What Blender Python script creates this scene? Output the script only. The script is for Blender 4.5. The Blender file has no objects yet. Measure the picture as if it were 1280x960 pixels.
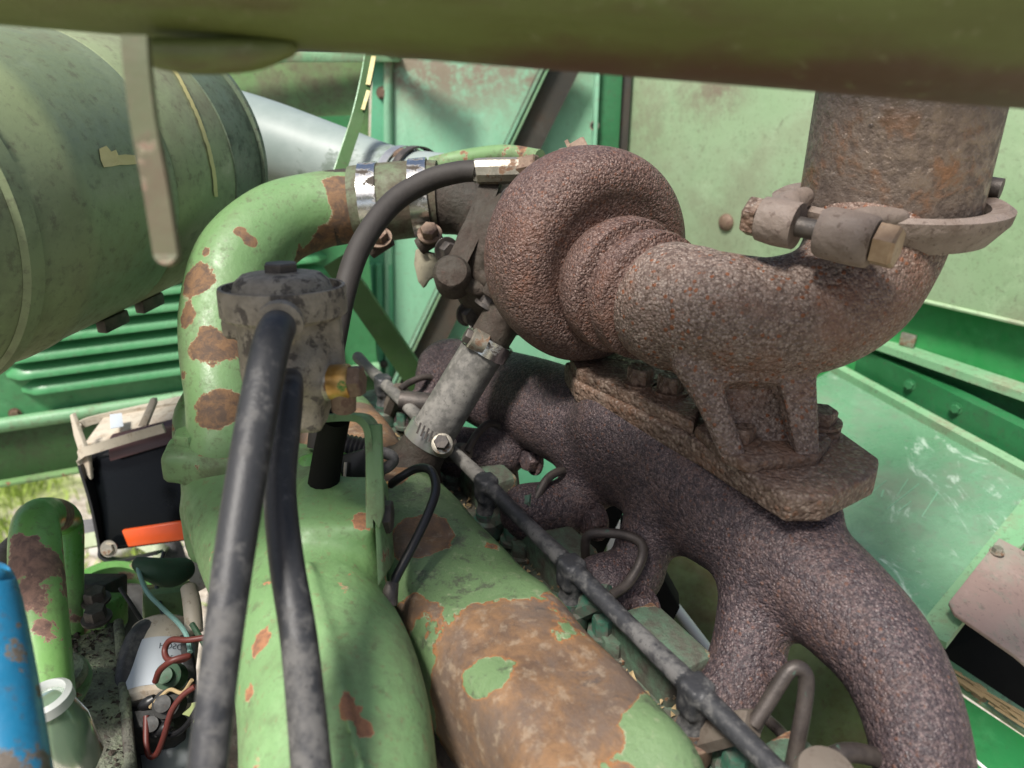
import bpy, bmesh, math, random
import numpy as np
from mathutils import Vector, Matrix
random.seed(7)
SC = bpy.context.scene
COL = SC.collection

# ------------------------------------------------------------------ camera, sky, sun
CAM = Vector((0, 0, 2.4)); PITCH = math.radians(24)
cd = bpy.data.cameras.new('camera'); cam = bpy.data.objects.new('camera', cd); COL.objects.link(cam)
cam.location = CAM; cam.rotation_euler = (math.radians(90) - PITCH, 0, 0)
cd.sensor_width = 36; cd.lens = 27; cd.clip_start = 0.01; cd.clip_end = 2000
cd.dof.use_dof = True; cd.dof.focus_distance = 0.54; cd.dof.aperture_fstop = 8.0
SC.camera = cam
SUN_EL, SUN_AZ = 60, 216      # azimuth clockwise from +Y
w = bpy.data.worlds.new('World'); SC.world = w; w.use_nodes = True
nt = w.node_tree
sky = nt.nodes.new('ShaderNodeTexSky'); sky.sky_type = 'NISHITA'; sky.sun_disc = False
sky.sun_elevation = math.radians(SUN_EL); sky.sun_rotation = math.radians(SUN_AZ)
sky.air_density = 1.0; sky.dust_density = 4.0; sky.ozone_density = 0.6
nt.links.new(sky.outputs[0], nt.nodes['Background'].inputs[0]); nt.nodes['Background'].inputs[1].default_value = 0.09
sd = bpy.data.lights.new('sun', 'SUN'); so = bpy.data.objects.new('sun', sd); COL.objects.link(so)
sd.energy = 3.6; sd.angle = math.radians(12); sd.color = (1, 0.96, 0.9)
az, el = math.radians(SUN_AZ), math.radians(SUN_EL)
sdir = Vector((math.sin(az) * math.cos(el), math.cos(az) * math.cos(el), math.sin(el)))
so.rotation_euler = sdir.to_track_quat('Z', 'Y').to_euler(); so.location = (0, 0, 6)
SC.view_settings.view_transform = 'Standard'; SC.view_settings.look = 'None'
SC.view_settings.exposure = 0.66; SC.view_settings.gamma = 1

# ------------------------------------------------------------------ measuring helpers
S_, C_ = math.sin(PITCH), math.cos(PITCH)
FW, UP, RT = Vector((0, C_, -S_)), Vector((0, S_, C_)), Vector((1, 0, 0))
ZU = Vector((0, 0, 1))
def P(x, y, d):
    x, y, d = float(x), float(y), float(d)
    return CAM + d * (FW + (x - 640) / 960 * RT + (480 - y) / 960 * UP)
def onz(x, y, z):            # where the sight line meets the level z
    r = FW + (x - 640) / 960 * RT + (480 - y) / 960 * UP
    return CAM + r * ((z - CAM.z) / r.z)
def px(n, d): return n * d / 960.0
O = P(608, 605, .589)                                   # a point on the injector rail
EE = Vector((.49, -.87, 0)).normalized(); EL = Vector((-EE.y, EE.x, 0))
def eng(e, l, z): return O + EE * e + EL * l + ZU * z   # engine frame: along, across, up

# ------------------------------------------------------------------ geometry (verts, faces)
def catmull(pts, n):
    """pts: list of (Vector, r...) -> dense list"""
    P_ = [np.array([*p[0], *p[1:]], float) for p in pts]
    if len(P_) == 2:
        return [P_[0] + (P_[1] - P_[0]) * t for t in np.linspace(0, 1, n + 1)]
    P_ = [2 * P_[0] - P_[1]] + P_ + [2 * P_[-1] - P_[-2]]
    out = []
    for i in range(1, len(P_) - 2):
        a, b, c, d = P_[i - 1:i + 3]
        for k in range(n):
            t = k / n
            out.append(.5 * (2 * b + (c - a) * t + (2 * a - 5 * b + 4 * c - d) * t * t + (3 * b - a - 3 * c + d) * t ** 3))
    out.append(P_[-2])
    return out
def frames(pts):
    T = [(pts[min(i + 1, len(pts) - 1)] - pts[max(i - 1, 0)]).normalized() for i in range(len(pts))]
    n = T[0].orthogonal().normalized(); out = []
    for t in T:
        n = (n - t * n.dot(t))
        n = n.normalized() if n.length > 1e-9 else t.orthogonal().normalized()
        out.append((t, n, t.cross(n)))
    return out
def tube(ctrl, n=8, seg=20, cap=True):
    D = catmull(ctrl, n); pts = [Vector(d[:3]) for d in D]; fr = frames(pts)
    V, F = [], []
    for p, d, (t, a, b) in zip(pts, D, fr):
        for k in range(seg):
            q = 2 * math.pi * k / seg
            V.append(p + (a * math.cos(q) + b * math.sin(q)) * max(d[3], 1e-5))
    for i in range(len(pts) - 1):
        for k in range(seg):
            k2 = (k + 1) % seg
            F.append((i * seg + k, i * seg + k2, (i + 1) * seg + k2, (i + 1) * seg + k))
    if cap:
        F.append(tuple(range(seg - 1, -1, -1))); m = (len(pts) - 1) * seg; F.append(tuple(range(m, m + seg)))
    return V, F
def ptube(c, n=8, seg=20, cap=True):       # (x, y, depth, radius in px)
    return tube([(P(x, y, d), px(r, d)) for x, y, d, r in c], n, seg, cap)
def mtube(c, r, n=8, seg=12):              # (x, y, depth) with a radius in metres
    return tube([(P(x, y, d), r) for x, y, d in c], n, seg)
def lathe(o, axis, prof, seg=36, cap=True):
    axis = axis.normalized(); a = axis.orthogonal().normalized(); b = axis.cross(a)
    V, F = [], []
    for r, h in prof:
        for k in range(seg):
            q = 2 * math.pi * k / seg
            V.append(o + axis * h + (a * math.cos(q) + b * math.sin(q)) * max(r, 1e-5))
    for i in range(len(prof) - 1):
        for k in range(seg):
            k2 = (k + 1) % seg
            F.append((i * seg + k, i * seg + k2, (i + 1) * seg + k2, (i + 1) * seg + k))
    if cap:
        F.append(tuple(range(seg - 1, -1, -1))); m = (len(prof) - 1) * seg; F.append(tuple(range(m, m + seg)))
    return V, F
def bevelled(V, F, bev, seg=2):
    bm = bmesh.new()
    vs = [bm.verts.new(v) for v in V]
    for f in F: bm.faces.new([vs[i] for i in f])
    bmesh.ops.recalc_face_normals(bm, faces=bm.faces)
    if bev > 0:
        bmesh.ops.bevel(bm, geom=list(bm.edges), offset=bev, segments=seg, profile=.5, affect='EDGES', clamp_overlap=True)
    bm.verts.index_update()
    r = [v.co.copy() for v in bm.verts], [tuple(v.index for v in f.verts) for f in bm.faces]
    bm.free(); return r
def box(c, ax, ay, hx, hy, hz, bev=.001, seg=2):
    ax = ax.normalized(); ay = (ay - ax * ay.dot(ax)).normalized(); az_ = ax.cross(ay)
    V = [c + ax * (sx * hx) + ay * (sy * hy) + az_ * (sz * hz) for sz in (-1, 1) for sy in (-1, 1) for sx in (-1, 1)]
    F = [(0, 2, 3, 1), (4, 5, 7, 6), (0, 1, 5, 4), (2, 6, 7, 3), (0, 4, 6, 2), (1, 3, 7, 5)]
    return bevelled(V, F, bev, seg)
def prism(poly, vec, bev=.001, seg=2):     # polygon (3D points) pushed along vec
    n = len(poly)
    V = list(poly) + [p + vec for p in poly]
    F = [tuple(range(n - 1, -1, -1)), tuple(range(n, 2 * n))] + [(i, (i + 1) % n, n + (i + 1) % n, n + i) for i in range(n)]
    return bevelled(V, F, bev, seg)
def strip(ctrl, wid, th, wdir, n=8, bev=0):   # a flat bar swept along a path, wide along wdir
    D = catmull([(p,) for p in ctrl], n); pts = [Vector(d[:3]) for d in D]
    V, F = [], []
    for i, p in enumerate(pts):
        t = (pts[min(i + 1, len(pts) - 1)] - pts[max(i - 1, 0)]).normalized()
        s = (wdir - t * wdir.dot(t)).normalized(); nn = t.cross(s)
        for a, b in ((-1, -1), (1, -1), (1, 1), (-1, 1)):
            V.append(p + s * (a * wid / 2) + nn * (b * th / 2))
    for i in range(len(pts) - 1):
        for k in range(4):
            k2 = (k + 1) % 4
            F.append((i * 4 + k, i * 4 + k2, i * 4 + 4 + k2, i * 4 + 4 + k))
    F.append((3, 2, 1, 0)); m = (len(pts) - 1) * 4; F.append((m, m + 1, m + 2, m + 3))
    return V, F
def join(*gs):
    V, F = [], []
    for v, f in gs:
        o = len(V); V += list(v); F += [tuple(i + o for i in q) for q in f]
    return V, F
def hexbolt(p, ax, r, h, washer=True, dome=True):
    ax = ax.normalized()
    g = lathe(p, ax, [(r, 0), (r, h * .85), (r * .9, h), (r * .3, h)], 6)
    if washer: g = join(g, lathe(p, ax, [(r * 1.35, -h * .1), (r * 1.35, h * .12), (r * .5, h * .12)], 24))
    return g

# ------------------------------------------------------------------ smooth-union castings (distance field -> surface nets)
class Cast:
    def __init__(s, res): s.res = res; s.pr = []
    def chain(s, ctrl, k=.01, n=5, sub=False):
        D = catmull(ctrl, n)
        s.pr.append(('chain', [(np.array(a[:3]), np.array(b[:3]), a[3], b[3]) for a, b in zip(D[:-1], D[1:])], k, sub)); return s
    def pchain(s, c, k=.01, n=5, sub=False):
        return s.chain([(P(x, y, d), px(r, d)) for x, y, d, r in c], k, n, sub)
    def torus(s, c, ax, R, r, k=.01, r2=None, ref=None, sub=False):
        s.pr.append(('torus', (np.array(c), np.array(ax.normalized()), R, r, r2, None if ref is None else np.array(ref)), k, sub)); return s
    def box(s, c, ax, ay, h, rnd=.004, k=.006, sub=False):
        ax = ax.normalized(); ay = (ay - ax * ay.dot(ax)).normalized()
        s.pr.append(('box', (np.array(c), np.array([ax, ay, ax.cross(ay)]), np.array(h), rnd), k, sub)); return s
    def disc(s, c, ax, r, h, rnd=.003, k=.004, sub=False):
        s.pr.append(('disc', (np.array(c), np.array(ax.normalized()), r, h, rnd), k, sub)); return s
    def mesh(s, noise=0):
        lo, hi = np.full(3, 1e9), np.full(3, -1e9); bb = []
        for kind, a, k, sub in s.pr:
            if kind == 'chain':
                pts = np.array([q[0] for q in a] + [a[-1][1]]); R = max(max(q[2], q[3]) for q in a)
                l, h = pts.min(0) - R, pts.max(0) + R
            elif kind == 'torus': R = a[2] + max(a[3], a[4] or 0); l, h = a[0] - R, a[0] + R
            elif kind == 'box': e = np.abs(a[1].T) @ a[2]; l, h = a[0] - e, a[0] + e
            else: R = math.hypot(a[2], a[3]); l, h = a[0] - R, a[0] + R
            bb.append((l, h))
            if not sub: lo, hi = np.minimum(lo, l), np.maximum(hi, h)
        lo -= s.res * 4; hi += s.res * 4
        dim = np.ceil((hi - lo) / s.res).astype(int) + 1
        f = np.full(dim, 1.0, np.float32)
        for (kind, a, k, sub), (l, h) in zip(s.pr, bb):
            m = k * 1.5 + s.res * 3
            segs = [(kind, a, l, h)]
            g0 = np.maximum(((l - m - lo) / s.res).astype(int), 0); g1 = np.minimum(((h + m - lo) / s.res).astype(int) + 2, dim)
            if (g1 <= g0).any(): continue
            ax3 = [lo[i] + s.res * np.arange(g0[i], g1[i]) for i in range(3)]
            p = np.stack(np.meshgrid(*ax3, indexing='ij'), -1).astype(np.float32)
            if kind == 'chain':
                d = np.full(p.shape[:3], 1.0, np.float32)
                for A, B, ra, rb in a:
                    mm = max(ra, rb) + m
                    q0 = np.maximum(((np.minimum(A, B) - mm - lo) / s.res).astype(int) - g0, 0)
                    q1 = np.minimum(((np.maximum(A, B) + mm - lo) / s.res).astype(int) + 2 - g0, g1 - g0)
                    if (q1 <= q0).any(): continue
                    sl = tuple(slice(i, j) for i, j in zip(q0, q1))
                    pp = p[sl]; ab = (B - A).astype(np.float32); t = np.clip(((pp - A.astype(np.float32)) @ ab) / max(float(ab @ ab), 1e-12), 0, 1)
                    v = pp - A.astype(np.float32) - t[..., None] * ab
                    d[sl] = np.minimum(d[sl], np.sqrt((v * v).sum(-1)) - (ra + (rb - ra) * t))
            elif kind == 'torus':
                c, ax, R, r, r2, ref = a
                v = p - c; hh = v @ ax; w_ = v - hh[..., None] * ax; q = np.sqrt((w_ * w_).sum(-1))
                rr = r
                if r2 is not None:
                    side = np.cross(ax, ref); ang = np.arctan2(w_ @ side, w_ @ ref) % (2 * math.pi)
                    rr = r + (r2 - r) * .5 * (1 - np.cos(ang))
                d = np.sqrt((q - R) ** 2 + hh ** 2) - rr
            elif kind == 'box':
                c, M, hf, rnd = a
                q = np.abs((p - c) @ M.T) - (hf - rnd)
                d = np.sqrt((np.maximum(q, 0) ** 2).sum(-1)) + np.minimum(q.max(-1), 0) - rnd
            else:
                c, ax, r, h_, rnd = a
                v = p - c; hh = v @ ax; w_ = v - hh[..., None] * ax
                qx = np.sqrt((w_ * w_).sum(-1)) - r + rnd; qy = np.abs(hh) - h_ + rnd
                d = np.sqrt(np.maximum(qx, 0) ** 2 + np.maximum(qy, 0) ** 2) + np.minimum(np.maximum(qx, qy), 0) - rnd
            sl = tuple(slice(i, j) for i, j in zip(g0, g1)); o = f[sl]
            if sub: d = -d; o = -o
            hB = np.maximum(k - np.abs(o - d), 0) / max(k, 1e-6)
            rs = np.minimum(o, d) - hB * hB * k * .25
            if sub:   # smooth max
                dd = d; oo = -o
                rs = np.maximum(oo, dd) + hB * hB * 0
                hB = np.maximum(k - np.abs(oo - dd), 0) / max(k, 1e-6)
                rs = np.maximum(oo, dd) + hB * hB * k * .25
            f[sl] = rs
        f = np.clip(f, -.05, .05)
        nx, ny, nz = f.shape
        sgn = f < 0
        cnt = sum(sgn[i:nx - 1 + i, j:ny - 1 + j, k:nz - 1 + k].astype(np.int8) for i in (0, 1) for j in (0, 1) for k in (0, 1))
        act = (cnt > 0) & (cnt < 8); idx = -np.ones(act.shape, np.int64); cells = np.argwhere(act); idx[act] = np.arange(len(cells))
        off = np.array([(i, j, k) for i in (0, 1) for j in (0, 1) for k in (0, 1)])
        val = np.stack([f[cells[:, 0] + o_[0], cells[:, 1] + o_[1], cells[:, 2] + o_[2]] for o_ in off], 1)
        acc = np.zeros((len(cells), 3)); n = np.zeros(len(cells))
        for a in range(8):
            for b in range(a + 1, 8):
                if np.abs(off[a] - off[b]).sum() != 1: continue
                va, vb = val[:, a], val[:, b]; cr = (va < 0) != (vb < 0)
                t = np.where(cr, va / np.where(va == vb, 1, va - vb), 0)
                acc += cr[:, None] * (off[a] + t[:, None] * (off[b] - off[a])); n += cr
        V = lo + (cells + acc / n[:, None]) * s.res
        F = []
        for ax in range(3):
            sl0 = [slice(1, -1)] * 3; sl0[ax] = slice(0, -1); sl1 = list(sl0); sl1[ax] = slice(1, None)
            A, B = sgn[tuple(sl0)], sgn[tuple(sl1)]
            e = np.argwhere(A != B)
            fl = A[A != B]
            base = e.copy(); o3 = [1, 1, 1]; o3[ax] = 0; base += np.array(o3)
            u, v = (ax + 1) % 3, (ax + 2) % 3
            def cell(du, dv):
                c = base.copy(); c[:, u] += du; c[:, v] += dv; return idx[c[:, 0], c[:, 1], c[:, 2]]
            q = np.stack([cell(-1, -1), cell(0, -1), cell(0, 0), cell(-1, 0)], 1)
            q[~fl] = q[~fl][:, ::-1]
            F.append(q)
        F = np.concatenate(F); F = F[(F >= 0).all(1)]
        return V, F

# ------------------------------------------------------------------ objects
LOC = {}
def origin(o): return LOC.get(o.name, Vector((0, 0, 0)))
def tag(o, label, cat, group=None, kind=None):
    if label: o['label'] = label
    if cat: o['category'] = cat
    if group: o['group'] = group
    if kind: o['kind'] = kind
    return o
def thing(name, label, cat, loc, group=None):
    o = bpy.data.objects.new(name, None); COL.objects.link(o); o.location = loc; o.empty_display_size = .02
    LOC[o.name] = Vector(loc); return tag(o, label, cat, group)
def mesh(name, g, m, parent=None, smooth=True, auto=40):
    V, F = g
    V = np.array([tuple(v) for v in V]) if not isinstance(V, np.ndarray) else V
    c = Vector(V.mean(0)); c.z = float(V[:, 2].min()) if parent is None else c.z
    me = bpy.data.meshes.new(name)
    me.from_pydata((V - np.array(c)).tolist(), [], [tuple(int(i) for i in f) for f in F]); me.update()
    me.materials.append(M[m])
    if smooth:
        me.polygons.foreach_set('use_smooth', [True] * len(me.polygons))
        if auto: me.set_sharp_from_angle(angle=math.radians(auto))
    o = bpy.data.objects.new(name, me); COL.objects.link(o)
    LOC[o.name] = c
    o.location = c - (origin(parent) if parent else Vector((0, 0, 0)))
    if parent: o.parent = parent
    return o
def one(name, g, m, label, cat, group=None, kind=None, **k):
    return tag(mesh(name, g, m, **k), label, cat, group, kind)
def copy_tree(o, shift, parent=None):
    c = o.copy(); COL.objects.link(c); c.parent = parent
    if parent is None: c.location = o.location + shift; LOC[c.name] = origin(o) + shift
    for ch in o.children: copy_tree(ch, shift, c)
    return c

# ------------------------------------------------------------------ materials
M = {}
class N:
    def __init__(s, name):
        s.m = bpy.data.materials.new(name); s.m.use_nodes = True; s.t = s.m.node_tree; s.b = s.t.nodes['Principled BSDF']
        s.co = s.t.nodes.new('ShaderNodeTexCoord').outputs['Object']; M[name] = s.m
    def n(s, typ, **kw):
        x = s.t.nodes.new('ShaderNode' + typ)
        for k, v in kw.items(): setattr(x, k, v)
        return x
    def L(s, a, b): s.t.links.new(a, b)
    def noise(s, scale, detail=5, rough=.55, dist=0, stretch=None):
        x = s.n('TexNoise'); x.inputs['Scale'].default_value = scale; x.inputs['Detail'].default_value = detail
        x.inputs['Roughness'].default_value = rough; x.inputs['Distortion'].default_value = dist
        co = s.co
        if stretch:
            mp = s.n('Mapping'); mp.inputs['Scale'].default_value = stretch; s.L(co, mp.inputs[0]); co = mp.outputs[0]
        s.L(co, x.inputs['Vector']); return x.outputs['Fac']
    def voro(s, scale, feat='F1'):
        x = s.n('TexVoronoi', feature=feat); x.inputs['Scale'].default_value = scale; s.L(s.co, x.inputs['Vector']); return x.outputs['Distance']
    def ramp(s, f, a, b, lo=0., hi=1.):
        x = s.n('MapRange'); x.interpolation_type = 'SMOOTHSTEP'
        s.L(f, x.inputs[0]); x.inputs[1].default_value = a; x.inputs[2].default_value = b; x.inputs[3].default_value = lo; x.inputs[4].default_value = hi
        return x.outputs[0]
    def math(s, op, a, b=None):
        x = s.n('Math', operation=op)
        for i, v in enumerate((a, b)):
            if v is None: continue
            if isinstance(v, (int, float)): x.inputs[i].default_value = v
            else: s.L(v, x.inputs[i])
        return x.outputs[0]
    def mix(s, f, a, b):
        x = s.n('Mix', data_type='RGBA')
        for i, v in ((0, f), (6, a), (7, b)):
            if isinstance(v, (int, float)): x.inputs[i].default_value = v
            elif isinstance(v, tuple): x.inputs[i].default_value = (*v, 1)
            else: s.L(v, x.inputs[i])
        return x.outputs[2]
    def axis(s, i):
        x = s.n('SeparateXYZ'); s.L(s.co, x.inputs[0]); return x.outputs[i]
    def blob(s, c, r):     # 1 inside a ball of radius r about local c, falling to 0
        v = s.n('VectorMath', operation='DISTANCE'); s.L(s.co, v.inputs[0]); v.inputs[1].default_value = c
        return s.ramp(v.outputs['Value'], r, 0)
    def bump(s, h, dist, strength=1, prev=None):
        x = s.n('Bump'); x.inputs['Distance'].default_value = dist; x.inputs['Strength'].default_value = strength
        s.L(h, x.inputs['Height'])
        if prev: s.L(prev, x.inputs['Normal'])
        return x.outputs[0]
    def out(s, col, rough=.5, metal=0., nrm=None, spec=.5):
        for k, v in (('Base Color', col), ('Roughness', rough), ('Metallic', metal)):
            if isinstance(v, tuple): s.b.inputs[k].default_value = (*v, 1)
            elif isinstance(v, (int, float)): s.b.inputs[k].default_value = v
            else: s.L(v, s.b.inputs[k])
        s.b.inputs['Specular IOR Level'].default_value = spec
        if nrm: s.L(nrm, s.b.inputs['Normal'])
        return s.m

def cast_iron(name, dark, mid, light, speck, scale=330, amt=.5, bump=.0009, tan=None, pit=None):
    m = N(name)
    def grain(sc, rnd=1.0):
        x = m.n('TexVoronoi', feature='SMOOTH_F1'); x.inputs['Scale'].default_value = sc; x.inputs['Smoothness'].default_value = .35
        wv = m.n('VectorMath', operation='ADD'); nz = m.n('TexNoise'); nz.inputs['Scale'].default_value = sc * .7; m.L(m.co, nz.inputs['Vector'])
        sc_ = m.n('VectorMath', operation='SCALE'); m.L(nz.outputs['Color'], sc_.inputs[0]); sc_.inputs['Scale'].default_value = .6 / sc
        m.L(m.co, wv.inputs[0]); m.L(sc_.outputs[0], wv.inputs[1]); m.L(wv.outputs[0], x.inputs['Vector'])
        return x.outputs['Distance'], x.outputs['Color']
    d1, c1 = grain(scale); d2, c2 = grain(scale * .55)
    cv = m.n('SeparateColor'); m.L(c1, cv.inputs[0]); cv2 = m.n('SeparateColor'); m.L(c2, cv2.inputs[0])
    c = m.mix(m.ramp(cv.outputs[0], .15, .85), dark, mid)
    c = m.mix(m.ramp(cv.outputs[1], .58, .98, 0, .6), c, light)
    c = m.mix(m.ramp(d1, .30, .75, 0, .6), c, dark)
    c = m.mix(m.math('MULTIPLY', m.ramp(cv2.outputs[0], .80, .90), m.math('MULTIPLY', m.ramp(d2, .55, .35), amt)), c, speck)
    big = m.noise(14, 7, .68)
    c = m.mix(m.ramp(m.noise(24, 9, .72, .3), .46, .66, 0, .5), c, dark)
    c = m.mix(m.ramp(big, .45, .70, 0, .5), c, speck if tan is None else tan)
    c = m.mix(m.ramp(m.noise(9, 5, .65), .5, .75, 0, .2), c, light)
    if pit: c = m.mix(m.ramp(cv2.outputs[1], .55, .68, 0, .75), c, pit)
    h = m.math('ADD', m.math('MULTIPLY', d2, -1.2), m.math('MULTIPLY', d1, -1.0))
    nb = m.bump(h, bump, 1.0, m.bump(m.noise(60, 6, .65), .0015, .7))
    return m.out(c, m.ramp(cv.outputs[2], .2, .9, .72, .42), .0, nb, .45)

cast_iron('turbine_iron', (.062, .034, .028), (.165, .105, .086), (.29, .215, .19), (.17, .066, .034), 760, .6, .0007)
cast_iron('elbow_iron', (.10, .068, .054), (.235, .178, .148), (.35, .29, .25), (.18, .062, .024), 600, 1.0, .0009)
cast_iron('manifold_iron', (.036, .026, .029), (.110, .077, .079), (.205, .155, .145), (.115, .050, .032), 800, .7, .0006, tan=(.12, .070, .055), pit=(.034, .025, .029))
cast_iron('plate_iron', (.085, .055, .040), (.19, .138, .108), (.29, .23, .18), (.17, .078, .040), 420, .5, .0009)

def painted(name, base, base2, dirt=(.10, .075, .05), dirt_amt=.5, chip=.0, chip_scale=14, rust=(.20, .10, .05), rust2=(.07, .045, .035),
            rough=.42, bump=.0003, primer=(.45, .42, .30), dirt_scale=9, speck=.3, stretch=None, coat=0, wear=(), lump=0, scuff_reflection=0, smudge=(), smudge_col=(.2, .17, .12)):
    m = N(name)
    c = m.mix(m.ramp(m.noise(5, 4, .6, 0, stretch), .3, .7), base, base2)
    c = m.mix(m.ramp(m.noise(45, 6, .75, .3, stretch), .48, .75, 0, .45), c, tuple(v * .6 for v in base))
    c = m.mix(m.ramp(m.noise(22, 7, .72, .2, stretch), .52, .74, 0, .4), c, tuple(min(1, v * 1.35 + .03) for v in base2))
    dn = m.noise(dirt_scale, 10, .72, .2, stretch)
    dm = m.ramp(dn, .60 - dirt_amt * .26, .80 - dirt_amt * .22)
    c = m.mix(m.math('MULTIPLY', dm, min(1, .45 + dirt_amt * .55)), c, dirt)
    fine = m.noise(95, 6, .7)
    c = m.mix(m.ramp(fine, .60 - dirt_amt * .12, .72 - dirt_amt * .10, 0, .25 + .45 * dirt_amt), c, tuple(v * .8 for v in dirt))
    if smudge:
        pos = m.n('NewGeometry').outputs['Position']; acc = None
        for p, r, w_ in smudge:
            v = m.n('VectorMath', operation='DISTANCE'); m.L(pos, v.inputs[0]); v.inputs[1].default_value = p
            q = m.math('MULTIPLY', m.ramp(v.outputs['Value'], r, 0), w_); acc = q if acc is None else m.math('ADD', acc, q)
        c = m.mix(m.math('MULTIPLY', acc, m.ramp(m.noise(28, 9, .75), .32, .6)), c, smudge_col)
    if scuff_reflection: c = m.mix(m.math('MULTIPLY', m.ramp(m.noise(26, 9, .75, 1.2, (1, .35, 1)), .57, .66), scuff_reflection), c, (.62, .74, .64))  # pale streaks: scuffs, and reflected light painted into the colour
    if speck: c = m.mix(m.math('MULTIPLY', m.ramp(m.noise(210, 3, .6), .60, .66), speck), c, rust2)
    h = m.noise(160, 4, .6); ro = m.ramp(m.math('ADD', m.math('MULTIPLY', dn, .6), m.math('MULTIPLY', fine, .4)), .38, .68, rough * .85, min(.95, rough + .4))
    nb = None
    if lump: nb = m.bump(m.math('ADD', m.noise(70, 7, .65), m.math('MULTIPLY', fine, .5)), lump, 1)
    if chip > 0 or wear:
        cn = m.math('ADD', m.noise(chip_scale, 4, .5, .4), m.math('MULTIPLY', m.noise(chip_scale * 7, 7, .74), .34))
        t = .965 - chip * .34
        if wear:
            pos = m.n('NewGeometry').outputs['Position']; acc = None
            for p, r, w_ in wear:
                v = m.n('VectorMath', operation='DISTANCE'); m.L(pos, v.inputs[0]); v.inputs[1].default_value = p
                q = m.math('MULTIPLY', m.ramp(v.outputs['Value'], r, 0), w_); acc = q if acc is None else m.math('ADD', acc, q)
            cn = m.math('ADD', cn, acc)
        rn = m.noise(chip_scale * 5, 7, .7, .4)
        rc = m.mix(m.ramp(rn, .35, .65), rust2, rust)
        rc = m.mix(m.ramp(cn, t, t + .05, .7, 0), rc, tuple(v * 1.5 for v in rust))
        c = m.mix(m.math('MULTIPLY', m.ramp(cn, t - .014, t - .004), m.ramp(m.noise(60, 5, .7), .45, .65)), c, primer)
        k = m.ramp(cn, t, t + .004); c = m.mix(k, c, rc)
        ro = m.math('MAXIMUM', ro, m.math('MULTIPLY', k, .8))
        n1 = m.bump(m.math('MULTIPLY', k, -1.0), .0008, 1, nb)
        nb = m.bump(m.math('ADD', h, m.math('MULTIPLY', rn, k)), bump, .8, n1)
    else: nb = m.bump(h, bump, .7, nb)
    m.out(c, ro, 0, nb, .5)
    if coat: m.b.inputs['Coat Weight'].default_value = coat; m.b.inputs['Coat Roughness'].default_value = .15
    return m.m

wp = lambda x, y: CAM + (P(x, y, 1) - CAM) * (1.42 / (P(x, y, 1) - CAM).y)
G1, G2 = (.125, .235, .088), (.175, .295, .13)
painted('green_elbow', G1, G2, dirt_amt=.42, chip=.34, chip_scale=24, rough=.42, bump=.0006, rust=(.19, .105, .05), rust2=(.085, .055, .038), wear=[(P(276, 432, .592), .030, .56), (P(240, 350, .612), .030, .5), (P(235, 395, .602), .016, .45), (P(272, 512, .577), .026, .5), (P(300, 290, .625), .010, .6), (P(312, 302, .625), .010, .6), (P(436, 300, .69), .045, .9), (P(440, 240, .67), .032, .8), (P(405, 335, .68), .04, .5), (P(240, 470, .60), .014, .4), (P(345, 262, .64), .006, .5), (P(262, 318, .62), .010, .5)])
painted('green_manifold', G1, (.185, .325, .14), dirt_amt=.38, chip=.30, chip_scale=42, rough=.46, bump=.0007, wear=[(P(437, 875, .352), .013, .36), (P(442, 888, .35), .010, .34), (P(325, 803, .397), .012, .36), (P(322, 870, .38), .010, .34), (P(455, 912, .35), .008, .36), (P(390, 690, .44), .006, .5), (P(455, 645, .466), .020, .35), (P(300, 660, .53), .012, .4)], rust=(.34, .16, .08), rust2=(.2, .10, .06))
painted('green_worn', G1, G2, dirt_amt=.5, chip=.46, chip_scale=40, rough=.45)
painted('green_bright', (.10, .30, .06), (.20, .38, .12), dirt_amt=.3, chip=.44, chip_scale=30, rough=.3, wear=[(P(40, 690, .51), .05, .30), (P(70, 655, .6), .04, .2), (P(55, 745, .5), .02, .22)], rust=(.26, .15, .11), rust2=(.13, .08, .065))
painted('green_drum', (.20, .25, .125), (.245, .295, .165), dirt=(.13, .115, .08), dirt_amt=.55, rough=.42, speck=.15, dirt_scale=4)
painted('green_drum_band', (.10, .14, .085), (.13, .17, .11), dirt=(.03, .03, .025), dirt_amt=.5, rough=.5, dirt_scale=30, speck=.5)
def beam_mat():
    m = N('olive_beam')
    c = m.mix(m.ramp(m.noise(9, 6, .7, .2, (.25, 1, 1.5)), .35, .65), (.085, .098, .022), (.12, .155, .042))
    c = m.mix(m.ramp(m.noise(30, 6, .7, .2, (.3, 1, 1)), .5, .7, 0, .7), c, (.085, .058, .026))
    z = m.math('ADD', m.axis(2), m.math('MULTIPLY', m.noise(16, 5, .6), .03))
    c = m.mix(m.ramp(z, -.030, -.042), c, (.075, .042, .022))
    c = m.mix(m.ramp(m.noise(120, 4, .6), .6, .7, 0, .5), c, (.16, .17, .08))
    m.out(c, .55, 0, m.bump(m.noise(140, 4), .0008, .8))
beam_mat()
painted('green_tab', (.085, .105, .05), (.14, .14, .085), dirt=(.13, .085, .06), dirt_amt=.6, chip=.5, chip_scale=60, rough=.5, rust=(.16, .11, .08), rust2=(.2, .14, .1))
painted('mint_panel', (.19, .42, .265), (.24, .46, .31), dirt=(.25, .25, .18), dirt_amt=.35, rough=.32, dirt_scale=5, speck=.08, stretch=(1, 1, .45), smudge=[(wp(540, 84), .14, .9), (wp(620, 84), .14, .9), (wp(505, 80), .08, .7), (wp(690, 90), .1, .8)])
painted('teal_panel', (.07, .30, .16), (.12, .37, .215), dirt=(.2, .19, .14), dirt_amt=.12, rough=.35, dirt_scale=5, speck=.1, stretch=(1, 1, .4))
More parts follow.
